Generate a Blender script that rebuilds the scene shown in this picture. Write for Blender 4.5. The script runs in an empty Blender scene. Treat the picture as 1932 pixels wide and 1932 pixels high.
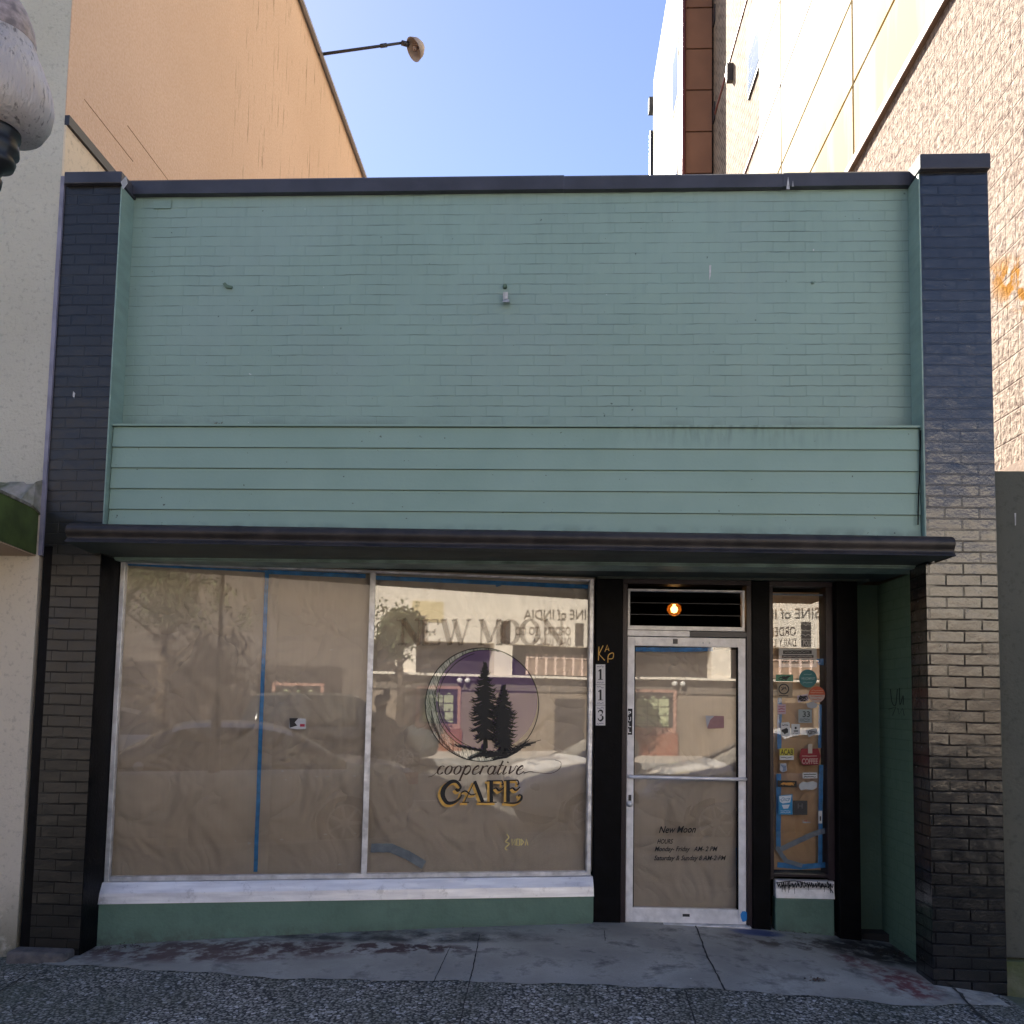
import bpy, bmesh, math, random
from mathutils import Vector, Matrix
R = math.radians
rnd = random.Random(7)
scn = bpy.context.scene
COL = scn.collection

# ------------------------------------------------------------------ camera
F, PX, PYP = 1600.0, 966.0, 1196.4807            # focal length / principal point for a 1932 px wide frame
AX = ((0.99865332, -0.01459785, 0.04978393), (0.04855495, -0.07502322, -0.99599896), (0.0182744, 0.99707493, -0.07421339))
CAM = Vector((0.0, -5.16, 1.52))
cd = bpy.data.cameras.new('camera'); cam = bpy.data.objects.new('camera', cd); COL.objects.link(cam)
cd.sensor_width = 36.0; cd.lens = 36.0 * F / 1932.0; cd.shift_y = (PYP - 966.0) / 1932.0
cd.clip_start = 0.05; cd.clip_end = 2000.0
cam.matrix_world = Matrix.Translation(CAM) @ Matrix(AX).to_4x4()
scn.camera = cam
# ------------------------------------------------------------------ sky, sun, exposure
EL, SX = R(43.0), R(-29.0)                        # elevation, azimuth from +Y towards +X
w = bpy.data.worlds.new('World'); scn.world = w; w.use_nodes = True
nt = w.node_tree; bg = nt.nodes['Background']; bg.inputs['Strength'].default_value = 0.056
sky = nt.nodes.new('ShaderNodeTexSky'); sky.sky_type = 'NISHITA'; sky.sun_disc = False
sky.sun_elevation = EL; sky.sun_rotation = SX; sky.dust_density = 0.08; sky.air_density = 0.85; sky.ozone_density = 3.0
hs = nt.nodes.new('ShaderNodeMix'); hs.data_type = 'RGBA'; hs.blend_type = 'MULTIPLY'; hs.inputs[0].default_value = 1.0; hs.inputs[7].default_value = (1.03, 0.885, 0.875, 1)
nt.links.new(sky.outputs[0], hs.inputs[6]); nt.links.new(hs.outputs[2], bg.inputs[0])
sd = bpy.data.lights.new('sun', 'SUN'); sd.energy = 4.9; sd.angle = R(0.5); sd.color = (1.0, 0.93, 0.82)
so = bpy.data.objects.new('sun', sd); COL.objects.link(so)
sdir = Vector((math.sin(SX) * math.cos(EL), math.cos(SX) * math.cos(EL), math.sin(EL)))
so.rotation_euler = sdir.to_track_quat('Z', 'Y').to_euler(); so.location = (-8, 8, 20)
vs = scn.view_settings; vs.view_transform = 'Standard'; vs.look = 'None'; vs.gamma = 1.0; vs.exposure = 2.33; vs.use_curve_mapping = False
scn.cycles.use_denoising = True; scn.cycles.max_bounces = 8; scn.cycles.transparent_max_bounces = 16
scn.cycles.sample_clamp_indirect = 6.0

# ------------------------------------------------------------------ photo matching: image point -> world point
def ray(u, v):
    c = (u - PX, -(v - PYP), -F)
    return Vector([sum(AX[i][j] * c[j] for j in range(3)) for i in range(3)])
def hit(o, d, p0, n): return o + d * ((Vector(p0) - o).dot(n) / d.dot(n))
def atY(u, v, Y): return hit(CAM, ray(u, v), (0, Y, 0), Vector((0, 1, 0)))
def atX(u, v, X): return hit(CAM, ray(u, v), (X, 0, 0), Vector((1, 0, 0)))
def atZ(u, v, Z): return hit(CAM, ray(u, v), (0, 0, Z), Vector((0, 0, 1)))
WA, WB = Vector((-2.83, 0.27, 0)), Vector((0.27, 0.88, 0))          # glass line of the display window
WT = (WB - WA).normalized(); WN = Vector((WT.y, -WT.x, 0))           # WN faces the street
PD = R(1.7); DO = Vector((0.27, 0.885, 0)); DT = Vector((math.cos(PD), math.sin(PD), 0)); DN = Vector((DT.y, -DT.x, 0))
def onW(u, v, off=0.0): return hit(CAM, ray(u, v), WA + WN * off, WN)
def onD(u, v, off=0.0): return hit(CAM, ray(u, v), DO + DN * off, DN)
def mirror(u, v, o, n, Y):
    p = hit(CAM, ray(u, v), o, n); d = ray(u, v); d = d - n * (2 * d.dot(n))
    return p + d * ((Y - p.y) / d.y)
def refW(u, v, Y): return mirror(u, v, WA, WN, Y)
def refD(u, v, Y): return mirror(u, v, DO, DN, Y)

# ------------------------------------------------------------------ materials
def mat(name, col, rough=0.6, metal=0.0, var=0.0, vs_=6.0, col2=None, bump=0.0, bs=60.0, spec=0.5, coat=0.0, detail=5.0, stretch=(1, 1, 1)):
    m = bpy.data.materials.new(name); m.use_nodes = True; t = m.node_tree; N = t.nodes; L = t.links
    b = N['Principled BSDF']; b.inputs['Roughness'].default_value = rough; b.inputs['Metallic'].default_value = metal
    b.inputs['Specular IOR Level'].default_value = spec; b.inputs['Coat Weight'].default_value = coat
    b.inputs['Base Color'].default_value = (*col, 1)
    tc = N.new('ShaderNodeTexCoord'); mp = N.new('ShaderNodeMapping'); mp.inputs['Scale'].default_value = stretch
    L.new(tc.outputs['Object'], mp.inputs[0])
    if var > 0 or col2:
        n = N.new('ShaderNodeTexNoise'); n.inputs['Scale'].default_value = vs_; n.inputs['Detail'].default_value = detail; L.new(mp.outputs[0], n.inputs['Vector'])
        r = N.new('ShaderNodeValToRGB'); L.new(n.outputs[0], r.inputs[0])
        c2 = col2 or tuple(min(1, c * (1 + var)) for c in col); c1 = col if col2 else tuple(c * (1 - var) for c in col)
        r.color_ramp.elements[0].position = 0.35; r.color_ramp.elements[0].color = (*c1, 1)
        r.color_ramp.elements[1].position = 0.65; r.color_ramp.elements[1].color = (*c2, 1)
        L.new(r.outputs[0], b.inputs['Base Color']); m['ramp'] = r.name
    if bump > 0:
        n2 = N.new('ShaderNodeTexNoise'); n2.inputs['Scale'].default_value = bs; n2.inputs['Detail'].default_value = 4; L.new(mp.outputs[0], n2.inputs['Vector'])
        bp = N.new('ShaderNodeBump'); bp.inputs['Strength'].default_value = bump; bp.inputs['Distance'].default_value = 0.01
        L.new(n2.outputs[0], bp.inputs['Height']); L.new(bp.outputs[0], b.inputs['Normal'])
    return m
class NG:
    """small node-graph helper"""
    def __init__(s, m): s.t = m.node_tree; s.N = s.t.nodes; s.L = s.t.links; s.tc = s.N.new('ShaderNodeTexCoord'); s.sep = None
    def xyz(s):
        if not s.sep: s.sep = s.N.new('ShaderNodeSeparateXYZ'); s.L.new(s.tc.outputs['Object'], s.sep.inputs[0])
        return s.sep.outputs
    def put(s, sock, v):
        if hasattr(v, 'is_linked') or hasattr(v, 'links'): s.L.new(v, sock)
        else: sock.default_value = v
    def m(s, op, a, b=0.0, c=None):
        n = s.N.new('ShaderNodeMath'); n.operation = op; s.put(n.inputs[0], a); s.put(n.inputs[1], b)
        if c is not None: s.put(n.inputs[2], c)
        return n.outputs[0]
    def noise(s, scale, detail=4.0, vec=None, rough=0.5, dist=0.0):
        n = s.N.new('ShaderNodeTexNoise'); n.inputs['Scale'].default_value = scale; n.inputs['Detail'].default_value = detail
        n.inputs['Roughness'].default_value = rough; n.inputs['Distortion'].default_value = dist
        s.L.new(vec or s.tc.outputs['Object'], n.inputs['Vector']); return n.outputs[0]
    def comb(s, x, y, z=0.0):
        n = s.N.new('ShaderNodeCombineXYZ'); s.put(n.inputs[0], x); s.put(n.inputs[1], y); s.put(n.inputs[2], z); return n.outputs[0]
    def mix(s, f, a, b):
        n = s.N.new('ShaderNodeMix'); n.data_type = 'RGBA'; s.put(n.inputs[0], f)
        for i, v in ((6, a), (7, b)):
            if isinstance(v, tuple): n.inputs[i].default_value = (*v, 1)
            else: s.L.new(v, n.inputs[i])
        return n.outputs[2]
    def ramp(s, v, lo, hi):
        n = s.N.new('ShaderNodeMapRange'); s.put(n.inputs[0], v); n.inputs[1].default_value = lo; n.inputs[2].default_value = hi; return n.outputs[0]
    def bump(s, h, st, dist, nrm=None):
        n = s.N.new('ShaderNodeBump'); n.inputs['Strength'].default_value = st; n.inputs['Distance'].default_value = dist
        s.L.new(h, n.inputs['Height'])
        if nrm: s.L.new(nrm, n.inputs['Normal'])
        return n.outputs[0]
def brick_mat(name, c1, c2, mortar, rough=0.5, bstr=0.6, bw=0.203, rh=0.0677, ms=0.006, line=0.6, spec=0.5, chip=0.0, grime=None, lightj=0.0, streak=False, vis=(0.3, 0.6), coat=0.0, js=0.15):
    m = bpy.data.materials.new(name); m.use_nodes = True; b = m.node_tree.nodes['Principled BSDF']; g = NG(m)
    x, y, z = g.xyz()
    wob = g.m('MULTIPLY', g.m('SUBTRACT', g.noise(3.0, 3), 0.5), 0.016)
    wob2 = g.m('MULTIPLY', g.m('SUBTRACT', g.noise(22.0, 3), 0.5), 0.006)
    vec = g.comb(g.m('ADD', g.m('ADD', x, y), wob), g.m('ADD', g.m('ADD', z, wob), wob2))
    bt = g.N.new('ShaderNodeTexBrick'); bt.offset = 0.5; bt.inputs['Scale'].default_value = 1.0
    bt.inputs['Brick Width'].default_value = bw; bt.inputs['Row Height'].default_value = rh; bt.inputs['Mortar Size'].default_value = ms
    bt.inputs['Mortar Smooth'].default_value = 0.4; bt.inputs['Color1'].default_value = (*c1, 1); bt.inputs['Color2'].default_value = (*c2, 1)
    bt.inputs['Mortar'].default_value = (*mortar, 1); g.L.new(vec, bt.inputs['Vector'])
    # bed joint line, dirt and edge shadow put into the colour, broken by noise
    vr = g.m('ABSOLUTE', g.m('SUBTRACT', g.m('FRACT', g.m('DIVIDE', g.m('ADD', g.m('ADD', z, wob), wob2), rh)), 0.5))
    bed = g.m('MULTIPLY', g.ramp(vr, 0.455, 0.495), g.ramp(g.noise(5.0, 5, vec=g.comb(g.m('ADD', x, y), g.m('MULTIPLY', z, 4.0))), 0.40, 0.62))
    base = g.mix(g.m('MULTIPLY', bt.outputs['Fac'], g.ramp(g.noise(4.0, 4), *vis)), g.mix(0.0, c1, c1), mortar)
    base = g.mix(g.m('SUBTRACT', 1.0, bt.outputs['Fac']), base, bt.outputs['Color'])
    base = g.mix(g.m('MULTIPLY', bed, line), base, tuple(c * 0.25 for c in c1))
    base = g.mix(g.m('MULTIPLY', g.ramp(g.noise(1.3, 5), 0.4, 0.7), 0.25), base, tuple(min(1, c * 1.35) for c in c1))
    if lightj:
        lj = g.m('MULTIPLY', g.ramp(vr, 0.47, 0.497), g.ramp(g.noise(3.0, 5), 0.52, 0.62))
        base = g.mix(g.m('MULTIPLY', lj, lightj), base, (0.25, 0.24, 0.22))
    if chip:
        base = g.mix(g.ramp(g.noise(9.0, 8, rough=0.7), 0.70, 0.72), base, (0.45, 0.45, 0.42))
    if grime:
        zz, hh, gc = grime
        dn = g.m('MULTIPLY', g.ramp(g.m('ABSOLUTE', g.m('SUBTRACT', z, zz)), hh, 0.0), g.ramp(g.noise(6, 6), 0.45, 0.6))
        base = g.mix(g.m('MULTIPLY', dn, 0.7), base, gc)
    if streak:
        sk_ = g.noise(1.0, 6, vec=g.comb(g.m('MULTIPLY', x, 15), g.m('MULTIPLY', z, 1.6)), rough=0.65)
        base = g.mix(g.m('MULTIPLY', g.m('MULTIPLY', g.ramp(sk_, 0.5, 0.72), g.ramp(z, 3.6, 4.8)), 0.18), base, tuple(v * 0.5 for v in c1))
        base = g.mix(g.m('MULTIPLY', g.ramp(g.noise(0.9, 6, rough=0.6), 0.46, 0.62), 0.35), base, (c1[0] * 1.12, c1[1] * 1.02, c1[2] * 1.10))
        base = g.mix(g.m('MULTIPLY', g.m('MULTIPLY', g.ramp(g.noise(5, 6), 0.42, 0.6), g.ramp(z, 3.32, 3.22)), 0.6), base, tuple(v * 0.35 for v in c1))
        base = g.mix(g.ramp(g.noise(26, 3), 0.735, 0.75), base, tuple(v * 0.4 for v in c1))
        base = g.mix(g.ramp(g.noise(19, 3), 0.76, 0.77), base, (0.5, 0.55, 0.52))
    g.L.new(base, b.inputs['Base Color'])
    n1 = g.bump(g.m('MULTIPLY', g.m('SUBTRACT', 1.0, bt.outputs['Fac']), g.ramp(g.noise(3.3, 5), vis[0] - 0.08, vis[1])), bstr, 0.006)
    b.inputs['Coat Weight'].default_value = coat; b.inputs['Coat Roughness'].default_value = 0.18
    n2 = g.bump(g.noise(70.0, 5), 0.25, 0.004, n1); n3 = g.bump(g.noise(9.0, 3), 0.35, 0.012, n2)
    g.L.new(n3, b.inputs['Normal']); g.put(b.inputs['Roughness'], g.m('ADD', g.m('MULTIPLY', g.noise(14, 4), 0.25), rough - 0.12))
    jm = g.m('MINIMUM', g.m('ADD', g.m('MULTIPLY', bt.outputs['Fac'], g.ramp(g.noise(6.0, 5), 0.32, 0.55)), g.m('MULTIPLY', bed, 0.7)), 1.0)
    jn = g.m('SUBTRACT', 1.0, g.m('MULTIPLY', jm, g.m('ADD', g.m('MULTIPLY', g.ramp(z, 3.1, 2.2), js), 0.12)))
    g.put(b.inputs['Specular IOR Level'], g.m('MULTIPLY', jn, spec)); g.put(b.inputs['Coat Weight'], g.m('MULTIPLY', jn, coat))
    return m
def glass_mat(name, mult=3.5, tint=(1, 1, 1), wav=0.0003):
    m = bpy.data.materials.new(name); m.use_nodes = True; g = NG(m); g.N.remove(g.N['Principled BSDF']); out = g.N['Material Output']
    tr = g.N.new('ShaderNodeBsdfTransparent'); tr.inputs[0].default_value = (*tint, 1); gl = g.N.new('ShaderNodeBsdfGlossy'); gl.inputs['Roughness'].default_value = 0.0
    fr = g.N.new('ShaderNodeFresnel'); fr.inputs[0].default_value = 1.52
    mx = g.N.new('ShaderNodeMixShader'); g.L.new(g.m('MINIMUM', g.m('MULTIPLY', fr.outputs[0], mult), 1.0), mx.inputs[0])
    nb = g.bump(g.noise(1.6, 1), 1.0, wav); g.L.new(nb, gl.inputs['Normal'])
    g.L.new(tr.outputs[0], mx.inputs[1]); g.L.new(gl.outputs[0], mx.inputs[2]); g.L.new(mx.outputs[0], out.inputs['Surface'])
    return m
def film_mat(name, col, alpha, streak=0.0):
    m = bpy.data.materials.new(name); m.use_nodes = True; g = NG(m); b = g.N['Principled BSDF']
    b.inputs['Base Color'].default_value = (*col, 1); b.inputs['Roughness'].default_value = 0.6
    if streak:
        x, y, z = g.xyz(); v = g.noise(1.0, 4, vec=g.comb(g.m('MULTIPLY', g.m('ADD', x, g.m('MULTIPLY', z, 0.3)), 160.0), g.m('MULTIPLY', z, 14.0)), dist=1.2)
        g.L.new(g.mix(g.ramp(v, 0.42, 0.56), (0.16, 0.22, 0.19), col), b.inputs['Base Color']); g.put(b.inputs['Alpha'], g.m('ADD', alpha, g.m('MULTIPLY', g.ramp(v, 0.4, 0.6), streak)))
    else: b.inputs['Alpha'].default_value = alpha
    return m
def emis(name, col, s):
    m = bpy.data.materials.new(name); m.use_nodes = True; b = m.node_tree.nodes['Principled BSDF']
    b.inputs['Emission Color'].default_value = (*col, 1); b.inputs['Emission Strength'].default_value = s; return m

GREEN = (0.222, 0.322, 0.275)
M = {}
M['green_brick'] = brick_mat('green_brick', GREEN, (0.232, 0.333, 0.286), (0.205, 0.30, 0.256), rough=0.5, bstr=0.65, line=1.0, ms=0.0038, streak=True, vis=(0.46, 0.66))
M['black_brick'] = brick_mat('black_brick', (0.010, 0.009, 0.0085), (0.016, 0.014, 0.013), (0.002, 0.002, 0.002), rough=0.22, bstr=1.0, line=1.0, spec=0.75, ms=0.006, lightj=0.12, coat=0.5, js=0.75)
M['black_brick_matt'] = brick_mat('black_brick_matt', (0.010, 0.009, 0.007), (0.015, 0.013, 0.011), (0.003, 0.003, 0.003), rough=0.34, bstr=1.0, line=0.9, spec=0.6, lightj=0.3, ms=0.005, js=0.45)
M['green_wood'] = mat('green_wood', GREEN, 0.45, var=0.10, vs_=5, bump=0.25, bs=120, stretch=(1, 1, 3))
M['green_stucco'] = mat('green_stucco', (0.11, 0.19, 0.145), 0.5, var=0.14, vs_=4, bump=0.5, bs=45)
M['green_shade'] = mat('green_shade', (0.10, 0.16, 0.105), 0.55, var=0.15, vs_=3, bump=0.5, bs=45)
M['soffit'] = mat('soffit', (0.075, 0.090, 0.078), 0.6, var=0.2, vs_=3, bump=0.15, bs=30, spec=0.2)
M['fascia'] = mat('fascia', (0.024, 0.019, 0.017), 0.48, var=0.5, vs_=9, bump=0.25, bs=25, spec=0.5)
M['coping'] = mat('coping', (0.038, 0.038, 0.050), 0.45, var=0.2, vs_=5, bump=0.2, bs=30)
M['black_paint'] = mat('black_paint', (0.003, 0.003, 0.004), 0.5, var=0.4, vs_=12, bump=0.2, bs=60, spec=0.10)
M['maroon'] = mat('maroon', (0.020, 0.010, 0.015), 0.42, var=0.3, vs_=10)
M['alum'] = mat('alum', (0.66, 0.66, 0.68), 0.42, 0.55, var=0.22, vs_=14, bump=0.3, bs=50, detail=8)
M['alum_sill'] = mat('alum_sill', (0.80, 0.80, 0.84), 0.38, 0.35, var=0.2, vs_=4, bump=0.45, bs=9)
M['white_paint'] = mat('white_paint', (0.80, 0.78, 0.78), 0.45, 0.1, var=0.12, vs_=16, bump=0.25, bs=60)
M['dark_metal'] = mat('dark_metal', (0.05, 0.05, 0.055), 0.4, 0.5)
def kraft(name, c):
    m = bpy.data.materials.new(name); m.use_nodes = True; b = m.node_tree.nodes['Principled BSDF']; g = NG(m); x, y, z = g.xyz()
    c0 = g.mix(g.ramp(g.noise(1.6, 5), 0.3, 0.7), tuple(v * 0.90 for v in c), tuple(v * 1.1 for v in c))
    c0 = g.mix(g.m('MULTIPLY', g.ramp(g.noise(1.0, 3, vec=g.comb(g.m('MULTIPLY', x, 60), g.m('MULTIPLY', z, 3))), 0.4, 0.7), 0.12), c0, tuple(v * 0.7 for v in c))
    g.L.new(c0, b.inputs['Base Color']); b.inputs['Roughness'].default_value = 0.75
    h1 = g.noise(1.5, 2, dist=1.5); h2 = g.m('ABSOLUTE', g.m('SUBTRACT', g.noise(2.6, 2, dist=0.8), 0.5))
    g.L.new(g.bump(h2, 0.7, 0.14, g.bump(h1, 0.9, 0.14)), b.inputs['Normal'])
    return m
M['kraft'] = kraft('kraft', (0.56, 0.495, 0.415)); M['kraft2'] = kraft('kraft2', (0.58, 0.38, 0.21))
M['tape'] = mat('tape', (0.03, 0.24, 0.60), 0.6, var=0.25, vs_=18, bump=0.3, bs=60)
M['tape_grey'] = mat('tape_grey', (0.22, 0.28, 0.36), 0.6, var=0.2, vs_=18)
M['glass'] = glass_mat('glass'); M['glass_door'] = glass_mat('glass_door', 3.5)
M['louver'] = glass_mat('louver', 0.7, (0.35, 0.28, 0.2))
M['purple'] = film_mat('purple', (0.15, 0.085, 0.26), 0.98)
M['moonlight'] = film_mat('moonlight', (0.75, 0.80, 0.72), 0.75, 0.2)
M['ink'] = mat('ink', (0.006, 0.006, 0.007), 0.6)
M['gold'] = mat('gold', (0.68, 0.40, 0.09), 0.5, 0.2, var=0.15, vs_=30)
M['tan_letter'] = film_mat('tan_letter', (0.34, 0.22, 0.13), 0.30)
M['brown_ink'] = mat('brown_ink', (0.05, 0.024, 0.015), 0.6)
M['interior'] = mat('interior', (0.03, 0.025, 0.02), 0.9)
M['roofing'] = mat('roofing', (0.09, 0.09, 0.09), 0.9, var=0.2)

# ------------------------------------------------------------------ mesh helpers
class MB:
    def __init__(s): s.v = []; s.f = []; s.sm = []
    def add(s, vs, fs, sm=False):
        o = len(s.v); s.v += [Vector(p) for p in vs]; s.f += [tuple(i + o for i in f) for f in fs]; s.sm += [sm] * len(fs); return s
    def box(s, x0, x1, y0, y1, z0, z1):
        s.add([(x0, y0, z0), (x1, y0, z0), (x1, y1, z0), (x0, y1, z0), (x0, y0, z1), (x1, y0, z1), (x1, y1, z1), (x0, y1, z1)],
              [(3, 2, 1, 0), (4, 5, 6, 7), (0, 1, 5, 4), (1, 2, 6, 5), (2, 3, 7, 6), (3, 0, 4, 7)]); return s
    def obox(s, o, t, n, a0, a1, d0, d1, z0, z1):
        """box along direction t, d measured along n (towards the street)"""
        P = lambda a, d, z: Vector((o.x, o.y, 0)) + t * a + n * d + Vector((0, 0, z))
        s.add([P(a0, d1, z0), P(a1, d1, z0), P(a1, d0, z0), P(a0, d0, z0), P(a0, d1, z1), P(a1, d1, z1), P(a1, d0, z1), P(a0, d0, z1)],
              [(3, 2, 1, 0), (4, 5, 6, 7), (0, 1, 5, 4), (1, 2, 6, 5), (2, 3, 7, 6), (3, 0, 4, 7)]); return s
    def slab(s, q, n, th):
        """polygon q given thickness th behind it (-n)"""
        k = len(q); b = [p - n * th for p in q]
        s.add(list(q) + b, [tuple(range(k)), tuple(range(2 * k - 1, k - 1, -1))] + [(i, i + k, (i + 1) % k + k, (i + 1) % k) for i in range(k)]); return s
    def tube(s, pts, r, k=8, cap=True):
        pts = [Vector(p) for p in pts]; rs = r if isinstance(r, (list, tuple)) else [r] * len(pts); rings = []
        for i, p in enumerate(pts):
            d = (pts[min(i + 1, len(pts) - 1)] - pts[max(i - 1, 0)]).normalized()
            a = d.cross(Vector((0, 0, 1)) if abs(d.z) < 0.9 else Vector((1, 0, 0))).normalized(); b = d.cross(a)
            rings.append([p + (a * math.cos(t) + b * math.sin(t)) * rs[i] for t in [2 * math.pi * j / k for j in range(k)]])
        fs = [(i * k + j, i * k + (j + 1) % k, (i + 1) * k + (j + 1) % k, (i + 1) * k + j) for i in range(len(pts) - 1) for j in range(k)]
        if cap: fs += [tuple(range(k - 1, -1, -1)), tuple((len(pts) - 1) * k + j for j in range(k))]
        s.add([p for q in rings for p in q], fs, True); return s
    def lathe(s, c, prof, k=24, ax='z'):
        c = Vector(c); vs = []
        for r_, h in prof:
            for j in range(k):
                t = 2 * math.pi * j / k; a, b = r_ * math.cos(t), r_ * math.sin(t)
                vs.append(c + (Vector((a, b, h)) if ax == 'z' else Vector((a, h, b)) if ax == 'y' else Vector((h, a, b))))
        n = len(prof); fs = [(i * k + j, i * k + (j + 1) % k, (i + 1) * k + (j + 1) % k, (i + 1) * k + j) for i in range(n - 1) for j in range(k)]
        s.add(vs, fs, True); return s
    def ribbon(s, pts, ws):
        """flat stroke in the plane of (x, y), local 2-D"""
        n = len(pts); ws = ws if isinstance(ws, (list, tuple)) else [ws] * n; vs = []
        for i in range(n):
            a = pts[max(i - 1, 0)]; b = pts[min(i + 1, n - 1)]; dx, dy = b[0] - a[0], b[1] - a[1]; l = math.hypot(dx, dy) or 1
            nx, ny = -dy / l * ws[i] / 2, dx / l * ws[i] / 2
            vs += [(pts[i][0] + nx, pts[i][1] + ny, 0), (pts[i][0] - nx, pts[i][1] - ny, 0)]
        s.add(vs, [(2 * i, 2 * i + 1, 2 * i + 3, 2 * i + 2) for i in range(n - 1)]); return s
    def map(s, fn): s.v = [fn(p) for p in s.v]; return s
    def build(s, name, m, parent=None, base=None):
        me = bpy.data.meshes.new(name)
        if parent is not None:
            off = parent.get('_o') and Vector(parent['_o']) or Vector((0, 0, 0))
        else:
            lo = Vector((min(p.x for p in s.v), min(p.y for p in s.v), min(p.z for p in s.v))); hi = Vector((max(p.x for p in s.v), max(p.y for p in s.v), max(p.z for p in s.v)))
            off = Vector(base) if base is not None else Vector(((lo.x + hi.x) / 2, (lo.y + hi.y) / 2, lo.z))
        me.from_pydata([tuple(p - off) for p in s.v], [], s.f); me.materials.append(m)
        me.polygons.foreach_set('use_smooth', s.sm); me.update()
        o = bpy.data.objects.new(name, me); COL.objects.link(o); o['_o'] = tuple(off)
        if parent is not None: o.parent = parent
        else: o.location = off
        return o
def tag(o, label=None, cat=None, group=None, kind=None):
    if label: o['label'] = label
    if cat: o['category'] = cat
    if group: o['group'] = group
    if kind: o['kind'] = kind
    return o
def thing(name, loc, label, cat, group=None):
    o = bpy.data.objects.new(name, None); COL.objects.link(o); o.location = loc; o['_o'] = tuple(loc); o.empty_display_size = 0.1
    return tag(o, label, cat, group)
def bevel(o, wd=0.004, seg=2):
    b = o.modifiers.new('bevel', 'BEVEL'); b.width = wd; b.segments = seg; b.limit_method = 'ANGLE'; b.angle_limit = R(40); return o
def jag(vs, a): return [v + Vector((rnd.uniform(-a, a), 0, rnd.uniform(-a, a))) for v in vs]
# flat lettering -------------------------------------------------
def font_mb(body, bold=0.0, shear=0.0, space=1.0):
    c = bpy.data.curves.new('t', 'FONT'); c.body = body; c.offset = bold; c.shear = shear; c.space_character = space; c.resolution_u = 3
    o = bpy.data.objects.new('t', c); COL.objects.link(o); bpy.context.view_layer.update()
    me = bpy.data.meshes.new_from_object(o.evaluated_get(bpy.context.evaluated_depsgraph_get()))
    mb = MB(); mb.add([v.co.copy() for v in me.vertices], [tuple(p.vertices) for p in me.polygons])
    bpy.data.objects.remove(o); bpy.data.curves.remove(c); bpy.data.meshes.remove(me); return mb
def fit(mb, quad, box=None):
    """map the flat mesh's bounding box to a quad (bl, br, tr, tl)"""
    if box is None: box = (min(p.x for p in mb.v), min(p.y for p in mb.v), max(p.x for p in mb.v), max(p.y for p in mb.v))
    x0, y0, x1, y1 = box; bl, br, tr, tl = quad
    def fn(p):
        a = (p.x - x0) / (x1 - x0); b = (p.y - y0) / (y1 - y0)
        return bl.lerp(br, a).lerp(tl.lerp(tr, a), b)
    return mb.map(fn)
def rect(pl, x0, y0, x1, y1, off=0.0, skew=0.0):
    return (pl(x0, y1, off), pl(x1, y1 + skew, off), pl(x1, y0 + skew, off), pl(x0, y0, off))
def text_on(name, body, pl, r, off, m, parent, bold=0.0, shear=0.0, skew=0.0):
    return fit(font_mb(body, bold, shear), rect(pl, *r, off, skew)).build(name, m, parent)
def spline(pts, n=6):
    out = []; P = [pts[0]] + list(pts) + [pts[-1]]
    for i in range(1, len(P) - 2):
        for j in range(n):
            t = j / n; a, b, c, d = P[i - 1], P[i], P[i + 1], P[i + 2]
            out.append(tuple(0.5 * ((2 * b[k]) + (-a[k] + c[k]) * t + (2 * a[k] - 5 * b[k] + 4 * c[k] - d[k]) * t * t + (-a[k] + 3 * b[k] - 3 * c[k] + d[k]) * t ** 3) for k in range(len(b))))
    out.append(pts[-1]); return out

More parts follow.
